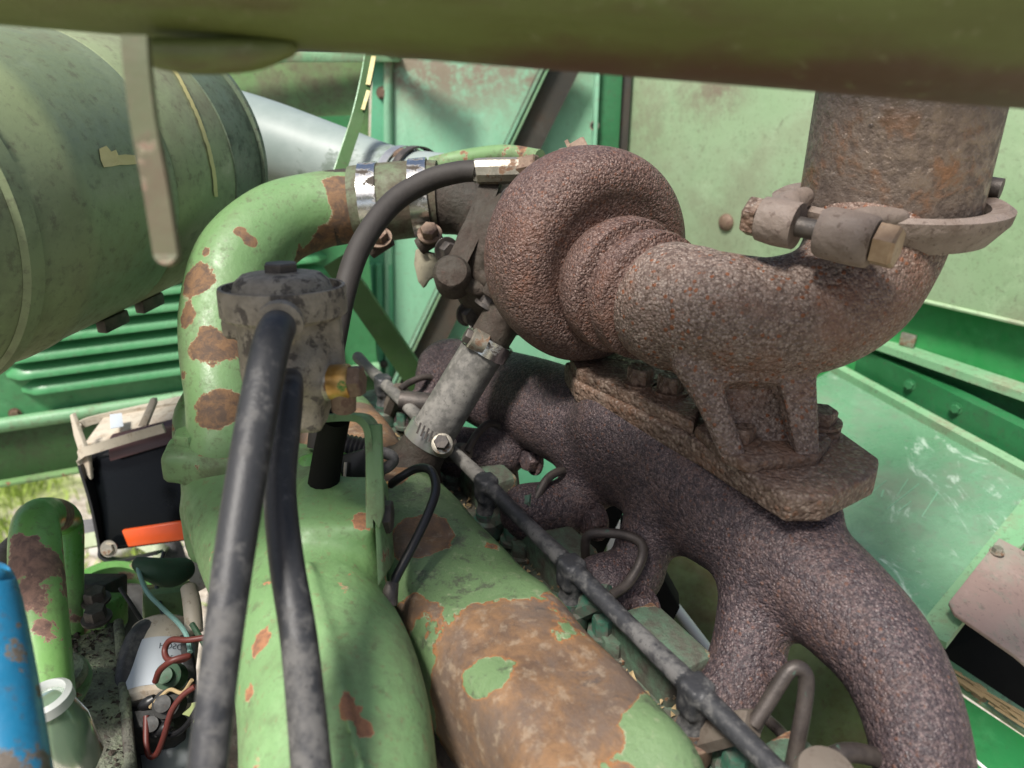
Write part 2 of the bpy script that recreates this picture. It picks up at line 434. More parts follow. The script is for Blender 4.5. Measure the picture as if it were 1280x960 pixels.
painted('pale_panel', (.27, .40, .225), (.32, .43, .265), dirt=(.24, .27, .17), dirt_amt=.5, rough=.5, dirt_scale=5, speck=.2, smudge=[(P(885, 112, 1.16), .08, .9), (P(930, 115, 1.14), .06, .7), (P(1270, 395, .92), .03, .6), (P(800, 150, 1.25), .12, .6)])
painted('grimy_panel', (.10, .22, .065), (.15, .26, .10), dirt=(.13, .10, .07), dirt_amt=.6, rough=.5, dirt_scale=6)
painted('louvre_green', (.05, .235, .085), (.085, .285, .125), dirt=(.10, .085, .06), dirt_amt=.22, rough=.35, speck=.2, dirt_scale=12)
painted('rail_green', (.15, .33, .17), (.22, .38, .22), dirt=(.22, .16, .11), dirt_amt=.45, rough=.4, speck=.4, dirt_scale=16)
painted('beam_green', (.022, .075, .018), (.04, .10, .03), dirt=(.045, .04, .025), dirt_amt=.6, rough=.6)
painted('dark_green', (.012, .10, .03), (.02, .15, .05), dirt=(.04, .05, .03), dirt_amt=.25, rough=.4)
painted('vivid_green', (.02, .20, .048), (.03, .24, .065), dirt=(.10, .10, .06), dirt_amt=.1, rough=.35, speck=.1)
painted('olive_wall', (.055, .085, .02), (.075, .11, .03), dirt=(.065, .045, .02), dirt_amt=.5, rough=.6, dirt_scale=8)
painted('hood_mint', (.11, .26, .145), (.15, .30, .185), dirt=(.20, .235, .175), dirt_amt=.5, rough=.2, dirt_scale=8, speck=.12, coat=.3, scuff_reflection=.6)
painted('strap_green', (.035, .085, .02), (.05, .12, .03), dirt_amt=.1, rough=.4)
painted('strut_dark', (.030, .028, .024), (.05, .045, .035), dirt=(.075, .05, .032), dirt_amt=.6, rough=.7, stretch=(1, 1, .6))
painted('post_green', (.018, .12, .04), (.03, .16, .06), dirt=(.03, .03, .02), dirt_amt=.3, rough=.5)
painted('dirty_compressor', (.034, .030, .022), (.05, .040, .028), dirt=(.040, .027, .020), dirt_amt=.75, rough=.8, chip=0, bump=.0012, speck=.6, lump=.0025, dirt_scale=20)
painted('dirty_hose', (.10, .135, .07), (.15, .18, .11), dirt=(.075, .052, .036), dirt_amt=.85, rough=.7, dirt_scale=16, bump=.0008, lump=.0012)
painted('green_boot', (.025, .07, .035), (.04, .095, .05), dirt=(.09, .09, .07), dirt_amt=.5, rough=.6)
painted('blue_paint', (.012, .14, .27), (.02, .19, .35), dirt_amt=.15, chip=.62, chip_scale=22, rough=.25, rust=(.12, .10, .08), rust2=(.08, .07, .06), primer=(.1, .2, .25))
painted('tank_top', (.27, .32, .20), (.20, .22, .16), dirt=(.085, .078, .068), dirt_amt=.8, dirt_scale=22, rough=.85, bump=.002, speck=.6, lump=.006)
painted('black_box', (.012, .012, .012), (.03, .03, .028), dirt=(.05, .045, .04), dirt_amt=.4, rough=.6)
painted('head_green', (.07, .14, .09), (.11, .19, .13), dirt=(.075, .066, .052), dirt_amt=.9, lump=.002, chip=.45, chip_scale=30, rough=.55, dirt_scale=20)
painted('injector_green', (.02, .11, .07), (.05, .15, .10), dirt=(.10, .085, .07), dirt_amt=.8, rough=.55, dirt_scale=40, lump=.001)
painted('rust_plate', (.27, .185, .155), (.33, .245, .21), dirt=(.22, .26, .20), dirt_amt=.45, rough=.65, dirt_scale=14, speck=.3)
painted('gauge_iron', (.115, .095, .075), (.16, .135, .11), dirt=(.08, .055, .04), dirt_amt=.5, rough=.6, dirt_scale=30, chip=0)
painted('cream_metal', (.42, .37, .29), (.50, .46, .38), dirt=(.30, .2, .12), dirt_amt=.5, rough=.6)
painted('yellow_paint', (.50, .45, .18), (.56, .50, .24), dirt=(.3, .25, .12), dirt_amt=.1, rough=.5, speck=0)
painted('rag', (.24, .22, .16), (.32, .30, .22), dirt=(.10, .08, .05), dirt_amt=.6, rough=.5)
painted('clamp_iron', (.155, .122, .10), (.22, .175, .15), dirt=(.11, .075, .055), dirt_amt=.4, dirt_scale=26, rough=.62, speck=.6, bump=.0015, lump=.0012)

def metal(name, c1, c2, scale=60, rough=.35, met=.9, bump=.0002, dirt=None, damt=.5):
    m = N(name)
    c = m.mix(m.ramp(m.noise(scale, 6, .65), .35, .65), c1, c2); r = rough; me = met
    n = m.noise(scale * .8, 7, .7, .3)
    if dirt:
        k = m.ramp(n, .66 - damt * .3, .70 - damt * .2); c = m.mix(k, c, dirt)
        r = m.ramp(k, 0, 1, rough, .85); me = m.ramp(k, 0, 1, met, 0)
    return m.out(c, r, me, m.bump(m.noise(scale * 6, 3), bump, .6))
metal('chrome_clamp', (.62, .62, .60), (.75, .75, .73), 80, .22, 1, .0001, (.05, .04, .03), .45)
metal('clean_clamp', (.62, .60, .56), (.74, .72, .68), 120, .34, .9, .0001, (.3, .27, .22), .02)
metal('fitting_steel', (.30, .28, .23), (.42, .39, .32), 90, .42, .7, .0003, (.17, .10, .06), .5)
metal('rust_bolt', (.14, .092, .062), (.21, .145, .10), 120, .6, .2, .0005, (.12, .07, .05), .5)
metal('zinc_nut', (.30, .205, .13), (.40, .295, .20), 90, .48, .35, .0003, (.25, .2, .17), .35)
metal('dark_bolt', (.05, .045, .042), (.10, .085, .075), 90, .55, .4, .0004)
metal('intake_tube', (.22, .27, .25), (.28, .33, .31), 12, .40, 0, .0001, (.15, .19, .16), .35)
metal('brass', (.42, .24, .06), (.52, .33, .12), 90, .38, .7, .0002, (.08, .20, .04), .35)
metal('filter_alloy', (.20, .175, .135), (.30, .265, .21), 110, .6, .1, .0008, (.09, .078, .065), .45)
metal('pipe_steel', (.045, .037, .033), (.075, .062, .054), 90, .5, .3, .0003, (.05, .10, .075), .2)
metal('grey_can', (.35, .38, .40), (.45, .47, .48), 30, .45, .3, .0001)
def exhaust_mat():
    m = N('exhaust_pipe_metal')
    a = m.noise(120, 5, .65); b = m.noise(32, 6, .7, .4); g = m.noise(330, 3, .6)
    c = m.mix(m.ramp(a, .4, .62), (.085, .063, .05), (.225, .178, .145))
    c = m.mix(m.ramp(b, .47, .62, 0, .8), c, (.20, .10, .05))
    c = m.mix(m.ramp(m.noise(190, 4, .65), .62, .72, 0, .6), c, (.36, .30, .25))
    z = m.axis(2)
    c = m.mix(m.ramp(m.math('ADD', z, m.math('MULTIPLY', b, .05)), .00, .035), c, (.06, .050, .044))
    h = m.math('ADD', m.math('MULTIPLY', b, .6), m.math('ADD', m.math('MULTIPLY', g, .25), m.math('MULTIPLY', a, .5)))
    m.out(c, m.ramp(a, .35, .65, .6, .32), m.ramp(a, .4, .6, 0, .55), m.bump(h, .0028, 1))
exhaust_mat()
def valve_mat():
    m = N('peeling_cover')
    u, v = m.axis(0), m.axis(1)       # local x runs along the engine, y across it
    g = m.mix(m.ramp(m.noise(7, 4), .3, .7), (.105, .18, .075), (.15, .235, .11))
    g = m.mix(m.ramp(m.noise(60, 8, .78), .52, .64, 0, .85), g, (.065, .068, .050))
    g = m.mix(m.ramp(m.noise(140, 6, .7), .55, .68, 0, .6), g, (.26, .30, .18))
    rn = m.noise(34, 11, .74, .25)
    r = m.mix(m.ramp(rn, .32, .68), (.095, .060, .040), (.26, .145, .068))
    r = m.mix(m.ramp(m.noise(15, 9, .74, .2), .44, .62, 0, .85), r, (.125, .092, .072))
    r = m.mix(m.ramp(m.noise(110, 6, .7), .52, .66, 0, .55), r, (.30, .235, .165))
    lip = (.32, .14, .05)
    # where the paint is gone: wear patches of their own shape
    n = m.math('ADD', m.noise(15, 4, .55, .3), m.math('MULTIPLY', m.noise(85, 7, .7), .30))
    blobs = [((.20, -.045, .02), .075, .7), ((.215, -.005, .055), .105, .75), ((.15, -.015, .055), .05, .5), ((.10, -.04, .05), .03, .4), ((.005, .02, .05), .03, .35), ((.045, -.008, .055), .04, .85), ((.075, .03, .05), .03, .5), ((-.14, .0, .05), .13, .95), ((-.055, .005, .05), .05, .6), ((.02, -.05, .03), .03, .3)]
    keep = [((.255, .035, .05), .05, .9), ((.182, -.030, .055), .030, .8), ((.0, .03, .05), .045, .4), ((-.19, .02, .05), .03, .7)]
    s = None
    for c, rad, w_ in blobs:
        q = m.math('MULTIPLY', m.blob(c, rad), w_); s = q if s is None else m.math('ADD', s, q)
    for c, rad, w_ in keep:
        s = m.math('SUBTRACT', s, m.math('MULTIPLY', m.blob(c, rad), w_))
    q = m.math('ADD', m.math('MULTIPLY', n, 1.15), m.math('MULTIPLY', s, .85))
    t = 1.03
    c = m.mix(m.math('MULTIPLY', m.ramp(q, t - .022, t - .004), m.ramp(m.noise(70, 5, .7), .42, .62)), g, (.33, .36, .23))
    k = m.ramp(q, t, t + .006); c = m.mix(k, c, m.mix(m.ramp(q, t, t + .045), lip, r))
    dk = m.ramp(m.noise(22, 9, .78, .2), .60, .65)
    c = m.mix(m.math('MULTIPLY', dk, .85), c, (.085, .068, .058))
    n1 = m.bump(m.math('MULTIPLY', k, -1), .0009, 1); n2 = m.bump(m.math('ADD', rn, m.math('MULTIPLY', m.noise(240, 5, .7), .5)), .0014, .9, n1)
    m.out(c, m.ramp(k, 0, 1, .42, .62), 0, n2, .45)
valve_mat()
def plain(name, col, rough=.5, metal=0, bump=0, scale=200, var=.25):
    m = N(name)
    c = m.mix(m.noise(scale * .2, 5, .6), tuple(v * (1 - var) for v in col), tuple(min(1, v * (1 + var)) for v in col))
    return m.out(c, rough, metal, m.bump(m.noise(scale, 4), bump, .6) if bump else None)
def rubber_mat(name, base, dust, amt, bump=.0004):
    m = N(name)
    d = m.math('ADD', m.math('MULTIPLY', m.noise(16, 7, .7), .6), m.math('MULTIPLY', m.noise(130, 6, .7), .4))
    k = m.ramp(d, .56 - amt * .22, .66 - amt * .10)
    c = m.mix(k, base, dust)
    c = m.mix(m.ramp(m.noise(330, 3, .6), .6, .68, 0, .5), c, tuple(v * .5 for v in base))
    n1 = m.bump(m.noise(240, 5, .7), bump, .8)
    m.out(c, m.ramp(k, 0, 1, .48, .8), 0, m.bump(m.noise(25, 5, .6), .0005, .6, n1), .45)
rubber_mat('rubber', (.030, .031, .034), (.115, .112, .108), .45)
rubber_mat('dusty_rubber', (.10, .096, .088), (.21, .20, .18), .6)
plain('old_hose', (.030, .026, .023), .7, 0, .0004, 260, .5)
plain('black_wire', (.012, .012, .013), .4)
M_ = plain('black_gloss', (.004, .005, .006), .18, 0, .0001, 90); M_.node_tree.nodes['Principled BSDF'].inputs['Specular IOR Level'].default_value = .18
plain('red_wire', (.10, .020, .015), .5)
plain('cyan_wire', (.20, .36, .32), .5)
plain('orange_lens', (.85, .11, .02), .25)
plain('burgundy', (.055, .022, .024), .4, 0, .0004, 120)
plain('white_label', (.44, .48, .52), .45, 0, 0, 50, .06)
plain('label_ink', (.05, .06, .08), .6)
plain('white_rod', (.78, .74, .65), .5, 0, .0002, 60, .1)
plain('cap_white', (.42, .44, .42), .35, 0, 0, 30, .08)
plain('straw', (.34, .25, .13), .8, 0, .0003, 300, .3)
plain('bright_strip', (.75, .74, .70), .5)
plain('flat_black', (.010, .010, .009), .9).node_tree.nodes['Principled BSDF'].inputs['Specular IOR Level'].default_value = .1  # even matt black, also used for the shaded gap by the tray
m = N('bottle_glass'); m.out((.22, .32, .22), .15); m.b.inputs['Transmission Weight'].default_value = .55; m.b.inputs['IOR'].default_value = 1.3
def ground_mat():
    m = N('gravel_ground')
    v = m.n('TexVoronoi'); v.inputs['Scale'].default_value = 11; m.L(m.co, v.inputs['Vector'])
    c = m.mix(m.noise(3, 8, .7), (.30, .26, .20), (.55, .50, .42))
    c = m.mix(m.ramp(m.noise(22, 5), .45, .6, 0, .6), c, (.22, .18, .13))
    c = m.mix(m.ramp(m.noise(1.6, 5, .6), .5, .62, 0, .8), c, (.20, .26, .06))
    m.out(c, .9, 0, m.bump(v.outputs['Distance'], .03, 1))
ground_mat()
plain('grass_blade', (.26, .36, .06), .6, 0, 0, 8, .4)
plain('stone', (.42, .40, .36), .85, 0, .004, 30, .2)

# ------------------------------------------------------------------ ground
V = [(-40, -20, 0), (40, -20, 0), (40, 60, 0), (-40, 60, 0)]
g_ = one('ground', ([Vector(v) for v in V], [(0, 1, 2, 3)]), 'gravel_ground', None, None, kind='structure')
gv, gf = [], []
for i in range(2600):
    if i % 2: x, y = random.uniform(-4.6, -1.2), random.uniform(1.6, 7.5)
    else:
        cx, cy = random.choice([(-2.6, 3.4), (-1.9, 3.0), (-2.3, 4.4), (-3.2, 4.9), (-2.0, 3.9), (-2.9, 3.9)])
        x, y = random.gauss(cx, .12), random.gauss(cy, .14)
    h = random.uniform(.04, .16) if i % 2 == 0 else random.uniform(.02, .06); a = random.uniform(0, 6.28); w_ = .006
    b = Vector((x, y, 0)); s = Vector((math.cos(a), math.sin(a), 0)) * w_; tip = b + Vector((random.gauss(0, .04), random.gauss(0, .04), h)); mid = b.lerp(tip, .55) + Vector((0, 0, h * .1))
    k = len(gv); gv += [b - s, b + s, mid + s * .7, mid - s * .7, tip]; gf += [(k, k + 1, k + 2, k + 3), (k + 3, k + 2, k + 4)]
one('grass', (gv, gf), 'grass_blade', 'yellow green grass tufts growing in the gravel beyond the louvred panel', 'grass', kind='stuff')
for i, (x, y, r) in enumerate(((-2.05, 3.3, .13), (-1.75, 3.15, .10), (-2.5, 4.1, .12))):
    bm = bmesh.new(); bmesh.ops.create_icosphere(bm, subdivisions=3, radius=r)
    for v in bm.verts:
        v.co *= 1 + random.uniform(-.06, .06); v.co.z *= .55; v.co += Vector((x, y, r * .3))
    bm.verts.index_update(); q = ([v.co.copy() for v in bm.verts], [tuple(v.index for v in f.verts) for f in bm.faces]); bm.free()
    one('stone', q, 'stone', ('largest pale stone lying in the gravel among grass tufts', 'smallest pale stone lying in the gravel near the belt', 'flat pale stone farther out in the gravel')[i], 'stone', group='stones on the gravel')

# ------------------------------------------------------------------ engine bay panels
def quad_panel(pts, th, bev=.001):
    n = (pts[1] - pts[0]).cross(pts[-1] - pts[0]).normalized()
    if n.dot(pts[0] - CAM) < 0: n = -n
    return prism(pts, n * th, bev)
zB = lambda x, y, d: P(x, y, d).z
# rear wall (faces the camera) and its ribs and struts
rw0, rw1 = onz(300, 560, 1.60), onz(300, 560, 1.60)
def wallpt(x, y, d0=1.5, yaw=.0):         # point on the vertical rear wall plane y = d0 + yaw * x
    r = FW + (x - 640) / 960 * RT + (480 - y) / 960 * UP
    t = d0 / (r.y - yaw * r.x); return CAM + r * t
YW = 1.42
t = thing('rear_panel', 'mint green sheet metal rear wall of the engine bay behind the turbocharger', 'panel', wallpt(560, 640, YW))
def wrect(x0, y0, x1, y1, d): return [wallpt(x0, y1, d), wallpt(x1, y1, d), wallpt(x1, y0, d), wallpt(x0, y0, d)]
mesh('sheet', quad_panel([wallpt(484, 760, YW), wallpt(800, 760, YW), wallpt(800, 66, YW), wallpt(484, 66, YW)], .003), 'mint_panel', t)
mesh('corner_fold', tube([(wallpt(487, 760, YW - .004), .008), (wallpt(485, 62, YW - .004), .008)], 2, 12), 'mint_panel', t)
mesh('flange', quad_panel([wallpt(448, 760, YW - .003), wallpt(484, 760, YW - .003), wallpt(484, 62, YW - .003), wallpt(466, 62, YW - .003)], .003), 'teal_panel', t)
mesh('bolt', hexbolt(wallpt(478, 116, YW - .004), Vector((0, -1, 0)), .008, .006), 'rust_bolt', t)
for xx in (462, 474, 487): mesh('rib', tube([(wallpt(xx, 330, YW - .006), .006), (wallpt(xx + 3, 700, YW - .006), .006)], 2, 10), 'teal_panel', t)
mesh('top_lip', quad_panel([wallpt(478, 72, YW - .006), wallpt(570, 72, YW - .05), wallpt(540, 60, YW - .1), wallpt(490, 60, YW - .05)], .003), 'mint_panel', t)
for (x, y) in ((470, 520), (487, 537), (480, 455)): mesh('bolt', hexbolt(wallpt(x, y, YW - .012), Vector((0, -1, 0)), .006, .005), 'dark_bolt', t)
# grimy wall left of the corner
t = thing('grimy_wall', 'green sheet wall with brown grime under a light rail behind the air cleaner', 'panel', wallpt(380, 330, YW))
mesh('sheet', quad_panel([wallpt(150, 640, YW + .05), wallpt(452, 640, YW + .02), wallpt(462, 76, YW + .02), wallpt(150, 70, YW + .05)], .003), 'grimy_panel', t)
mesh('top_rail', box(wallpt(300, 71, YW - .01), RT, ZU, .27, .008, .014, .002), 'rail_green', t)
# struts
def bar(pts, wid, th, wdir, m, name, t=None, **k): return mesh(name, strip(pts, wid, th, wdir, 4), m, t, auto=30, **k)
t = thing('diagonal_strut', 'dark grimy diagonal strut with a light green edge crossing the rear wall', 'strut', wallpt(540, 470, YW - .03))
top, bot = wallpt(712, 60, YW - .03), wallpt(490, 520, YW - .03)
mesh('web', strip([bot, top], .062, .004, RT, 3), 'strut_dark', t, auto=30)
sh = RT * -.030 + Vector((0, -.006, 0))
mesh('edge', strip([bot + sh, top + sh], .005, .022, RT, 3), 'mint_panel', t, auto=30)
sh2 = RT * -.021 + Vector((0, -.006, 0)); mesh('edge', strip([bot + sh2, top + sh2], .004, .02, RT, 3), 'rail_green', t, auto=30)
t = thing('corner_post', 'dark green corner post with a punched hole beside the pale panel', 'post', wallpt(752, 420, YW - .06))
pa, pb = wallpt(752, 470, YW - .07), wallpt(756, 50, YW - .07)
mesh('channel', box((pa + pb) / 2, RT, ZU, .019, (pb - pa).length / 2, .012, .002), 'post_green', t)
mesh('flange', box((pa + pb) / 2 - RT * .0225 - Vector((0, .006, 0)), RT, ZU, .0032, (pb - pa).length / 2, .018, .001), 'mint_panel', t)
mesh('hole_rim', lathe(wallpt(743, 157, YW - .088), Vector((0, -1, 0)), [(.008, 0), (.008, .003), (.0055, .003), (.0055, 0)], 24, False), 'fitting_steel', t)
mesh('hole', lathe(wallpt(743, 157, YW - .0845), Vector((0, -1, 0)), [(.0055, 0), (.0055, .0005)], 24), 'flat_black', t)
mesh('seam', box((pa + pb) / 2 + RT * .026, RT, ZU, .009, (pb - pa).length / 2, .004, .001), 'strut_dark', t)
t = one('brace', strip([P(418, 325, 1.12), P(470, 400, 1.15), P(560, 530, 1.2)], .036, .010, RT * .8 + ZU * .6, 4), 'strap_green', 'olive green flat brace slanting down behind the filter housing', 'brace', auto=30)
# pale side panel, running parallel to the engine
zb = CAM.z - .307
p0, p1 = onz(700, 271, zb), onz(1400, 433, zb)
wd = (p1 - p0).normalized(); nn = wd.cross(ZU).normalized()
if nn.dot(p0 - CAM) < 0: nn = -nn
t = thing('bay_side_wall', 'pale green dusty sheet metal panel with one rivet behind the exhaust elbow', 'panel', p0)
mesh('sheet', prism([p0, p1, p1 + ZU * .42, p0 + ZU * .42], nn * .003), 'pale_panel', t)
rv = P(908, 278, 1.0); r_ = rv - CAM; rv = CAM + r_ * ((p0 - CAM).dot(nn) / r_.dot(nn))
mesh('rivet', lathe(rv, -nn, [(.0135, 0), (.0130, .003), (.009, .006), (.003, .0075)], 24), 'rust_bolt', t)
mesh('edge_fold', tube([(p0, .003), (p1, .003)], 2, 8), 'pale_panel', t)
# green side wall below it
q0, q1 = onz(880, 318, zb + .012), onz(1420, 425, zb + .012)
q0 = p0 + nn * .03 + wd * .1; q1 = p1 + nn * .03
t = thing('lower_side_wall', 'deep green side wall with a projecting ledge below the pale panel', 'panel', q0 - ZU * .4)
mesh('sheet', prism([q0 + ZU * .06, q1 + ZU * .06, q1 - ZU * .32, q0 - ZU * .32], nn * .003), 'vivid_green', t)
la, lb = P(1085, 424, 1.10), P(1400, 531, .83)
mesh('ledge', strip([la, lb], .030, .010, nn * -1, 3), 'rail_green', t, auto=30)
mesh('ledge_face', strip([la - ZU * .035 + nn * .008, lb - ZU * .03 + nn * .008], .07, .003, ZU, 3), 'dark_green', t, auto=30)
mesh('clip', box(P(1135, 425, 1.05), wd, ZU, .010, .009, .003, .001), 'fitting_steel', t)
# tilted hatch panel with rails
A, B, Cc = P(1040, 462, 1.15), P(1300, 606, .86), P(1150, 790, .70)
D = A + (Cc - B) - (B - A) * .12
t = thing('hatch_panel', 'glossy mint green hatch panel with scratches and folded edge rails beside the manifold', 'hatch', Cc)
nh = (B - A).cross(D - A).normalized()
if nh.z < 0: nh = -nh
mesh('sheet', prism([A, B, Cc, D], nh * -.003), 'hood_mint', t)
mesh('top_rail', strip([A + nh * .006, B + nh * .006], .013, .012, (Cc - B), 3), 'rail_green', t, auto=30)
mesh('side_rail', strip([B + nh * .003 + (B - A).normalized() * .012, Cc + nh * .003 + (B - A).normalized() * .012], .026, .008, (B - A), 3), 'rail_green', t, auto=30)
for i in range(9):
    u, v = random.uniform(.35, .8), random.uniform(.25, .7)
    s0 = A.lerp(B, u).lerp(D.lerp(Cc, u), v) + nh * .0004
    a_ = (Cc - B).normalized() * random.uniform(.01, .07) + (B - A).normalized() * random.uniform(-.008, .008)
    mesh('scratch', strip([s0, s0 + a_], random.uniform(.0008, .002), .0003, (B - A), 2), 'mint_panel', t, smooth=False)
t = thing('upper_rail', 'dark green channel above the hatch panel top rail', 'rail', A)
mesh('channel', strip([A + nh * .02 + nn * .03, B + nh * .02 + nn * .03], .05, .02, ZU, 3), 'dark_green', t, auto=30)
for f in (.4, .62): mesh('bolt', hexbolt(A.lerp(B, f) + nh * .03 + nn * .018, -nn, .006, .004), 'post_green', t)
# rusty plate and tray at the right edge
t = thing('rusty_plate', 'pinkish rusty sheet plate with a small screw at the hatch corner', 'plate', P(1240, 760, .70))
rp = [P(1249, 672, .76), P(1340, 720, .74), P(1340, 880, .64), P(1268, 818, .66), P(1193, 766, .685), P(1186, 752, .69)]
mesh('sheet', prism(rp, ZU * -.004, .001), 'rust_plate', t)
mesh('screw', hexbolt(P(1245, 693, .745) + ZU * .003, ZU, .005, .005), 'fitting_steel', t)
t = thing('dark_gap', 'black sheet standing in for the shaded gap under the rusty plate', 'channel', P(1230, 800, .74))
mesh('back', prism([P(1140, 740, .84), P(1360, 740, .84), P(1360, 960, .78), P(1140, 830, .80)], Vector((0, .004, -.002)), 0), 'flat_black', t)  # black sheet painted in for the shade of the gap
t = thing('floor_tray', 'bright green lower tray with a pale lip and straw caught along it', 'tray', P(1240, 950, .70))
mesh('lip', prism([P(1150, 800, .79), P(1340, 925, .72), P(1340, 955, .71), P(1150, 826, .77)], ZU * -.005, .001), 'rail_green', t)
mesh('sheet', prism([P(1150, 835, .76), P(1340, 960, .70), P(1340, 1080, .66), P(1100, 1080, .66)], ZU * -.004 + Vector((0, .003, 0)), .001), 'vivid_green', t)
mesh('edge', tube([(P(1195, 930, .655), .0016), (P(1260, 985, .63), .0016)], 2, 8), 'bright_strip', t)
sv, sf = [], []
for i in range(46):
    u = random.random(); c = P(1150 + 190 * u, 818 + 125 * u + random.uniform(-3, 10), .765 - .07 * u) + ZU * .004
    dr = (P(1340, 925, .72) - P(1150, 800, .79)).normalized() * random.uniform(.01, .05) + Vector((random.gauss(0, .003), random.gauss(0, .003), random.uniform(0, .004)))
    q = strip([c, c + dr], random.uniform(.0015, .004), .0008, Vector((1, 0, .3)), 1); o_ = len(sv); sv += q[0]; sf += [tuple(j + o_ for j in f) for f in q[1]]
one('straw_litter', (sv, sf), 'straw', 'dry straw bits caught along the green tray lip', 'straw', kind='stuff', auto=0, smooth=False)
for (x, y, r) in ((1205, 855, .0075), (1221, 864, .008), (1226, 872, .007)):
    one('seed_husk', lathe(P(x, y, .75), Vector((random.gauss(0, .4), -.5, .8)), [(r * .2, 0), (r * .8, .001), (r, .0022), (r * .5, .004)], 14), 'straw', 'small round dry seed husk lying on the straw by the tray', 'husk', group='seed husks on the tray')
# side shield behind the exhaust manifold, rod, backing
t = thing('side_shield', 'olive green sheet shield behind the exhaust manifold runners', 'panel', P(900, 1000, .9))
mesh('sheet', prism([P(735, 660, 1.05), P(1190, 790, .88), P(1150, 1150, .72), P(690, 1150, .86)], Vector((0, .004, 0)), 0), 'olive_wall', t)
t = one('grey_rod', tube([(P(820, 728, .80), .0058), (P(884, 812, .73), .0058), (P(905, 842, .70), .0058)], 4, 16), 'white_rod', 'off white round rod seen through the manifold arch', 'rod')
one('fuel_pipe', mtube([(700, 680, .62), (780, 760, .55), (860, 830, .49), (960, 900, .43), (1010, 960, .39), (1050, 1010, .37)], .0032, 6, 10), 'pipe_steel', 'thin dark steel pipe running behind the injector rail', 'pipe')
one('mint_backing', quad_panel([wallpt(540, 800, YW - .12), wallpt(830, 800, YW - .12), wallpt(830, 470, YW - .12), wallpt(540, 470, YW - .12)], .003), 'teal_panel', 'bright green lower rear sheet seen through the manifold arches', 'panel')
one('bright_reflector_strip', box(P(770, 690, 1.02), RT, ZU, .012, .05, .002, .0005), 'bright_strip', 'small white strip visible through the manifold arch', 'strip')

# louvred panel on the left
zl = CAM.z - .5325
l0, l1 = onz(-60, 511.4, zl), onz(470, 435.8, zl)
ld = (l1 - l0).normalized(); ln = ld.cross(ZU).normalized()
if ln.dot(l0 - CAM) > 0: ln = -ln
t = thing('louvred_panel', 'green louvred side panel with long pressed slots behind the air cleaner', 'panel', l0 - ZU * .06)
LL = (l1 - l0).length
mesh('sheet', prism([l0 - ZU * .05, l1 - ZU * .05, l1 + ZU * .42, l0 + ZU * .42], ln * -.003, 0), 'louvre_green', t)
def louvre(base, L_):
    V, F = [], []; N_ = 26; K = 7
    for i in range(N_ + 1):
        u = i / N_; e = min(1, u * L_ / .03, (1 - u) * L_ / .03); e = math.sqrt(max(0, 1 - (1 - e) ** 2))
        for k in range(K + 1):
            a = k / K; V.append(base + ld * (u * L_) + ZU * (.021 * (1 - a) * (.35 + .65 * e)) + ln * (.022 * e * math.sin(a * math.pi / 2) ** .8))
        V.append(base + ld * (u * L_) + ln * -.001)
    W = K + 2
    for i in range(N_):
        for k in range(W - 1): F.append((i * W + k, i * W + k + 1, (i + 1) * W + k + 1, (i + 1) * W + k))
    return V, F
first = None
for i in range(13):
    b = l0 + ld * (.085 if i else .10) + ZU * (.012 + i * .0285)
    mesh('louvre', louvre(b, LL - .16), 'louvre_green', t, auto=50)
mesh('bottom_fold', tube([(l0 - ZU * .035 + ln * .012, .012), (l1 - ZU * .035 + ln * .012, .012)], 2, 12), 'rail_green', t)
for f in (.12, .62): mesh('bolt', hexbolt(l0.lerp(l1, f) - ZU * .022 + ln * .003, ln, .007, .006), 'rust_bolt', t)
fb0, fb1 = l0 - ZU * .09 + ln * .01, l1 - ZU * .09 + ln * .01
t = thing('frame_beam', 'dark green frame beam below the louvred panel', 'beam', (fb0 + fb1) / 2)
mesh('web', prism([fb0 - ZU * .045, fb1 - ZU * .045, fb1 + ZU * .05, fb0 + ZU * .05], ln * -.03, .003), 'beam_green', t)
mesh('lower_flange', box((fb0 + fb1) / 2 - ZU * .047 + ln * .004, ld, ZU, LL / 2, .003, .012, .001), 'green_worn', t)
mesh('bolt', hexbolt(fb0.lerp(fb1, .28) - ZU * .045 + ln * .012, ln, .006, .006), 'fitting_steel', t)

# ------------------------------------------------------------------ air cleaner
ax = Vector((.22, 1.095, 0)).normalized()
ac = P(190, 196, .78); R = .122
t = thing('air_cleaner', 'big dull green air cleaner drum with pressed rings and yellow paint scrapes', 'air cleaner', ac - ax * .2 - ZU * R)
L_ = .46
prof = [(R * .4, -L_ - .03), (R * .86, -L_ - .022), (R * .97, -L_), (R, -L_ + .02), (R, -.262), (R + .0015, -.259), (R + .0015, -.243), (R, -.240),
        (R, -.145), (R - .0012, -.143), (R, -.141), (R, -.0545)]
mesh('drum', lathe(ac, ax, prof, 96), 'green_drum', t)
mesh('end_band', lathe(ac, ax, [(R - .002, -.055), (R + .0012, -.054), (R + .0012, -.008), (R, -.004)], 96, False), 'green_drum_band', t)
mesh('rim', lathe(ac, ax, [(R - .001, -.006), (R + .0045, -.005), (R + .0045, 0), (R - .003, .002), (R * .55, .010), (R * .2, .011)], 96), 'green_drum_band', t)
mesh('clip_ring', lathe(ac, ax, [(R + .0005, -.315), (R + .004, -.312), (R + .004, -.300), (R + .0005, -.297)], 96, False), 'green_drum', t)
def on_drum(xx, yy, lift):
    r = (P(xx, yy, 1) - CAM).normalized(); w0 = CAM - ac; a2 = r - ax * r.dot(ax); b2 = w0 - ax * w0.dot(ax)
    q = a2.dot(a2); h = a2.dot(b2); cc = b2.dot(b2) - (R + lift) ** 2; ds = max(h * h - q * cc, 0)
    return CAM + r * ((-h - math.sqrt(ds)) / q)
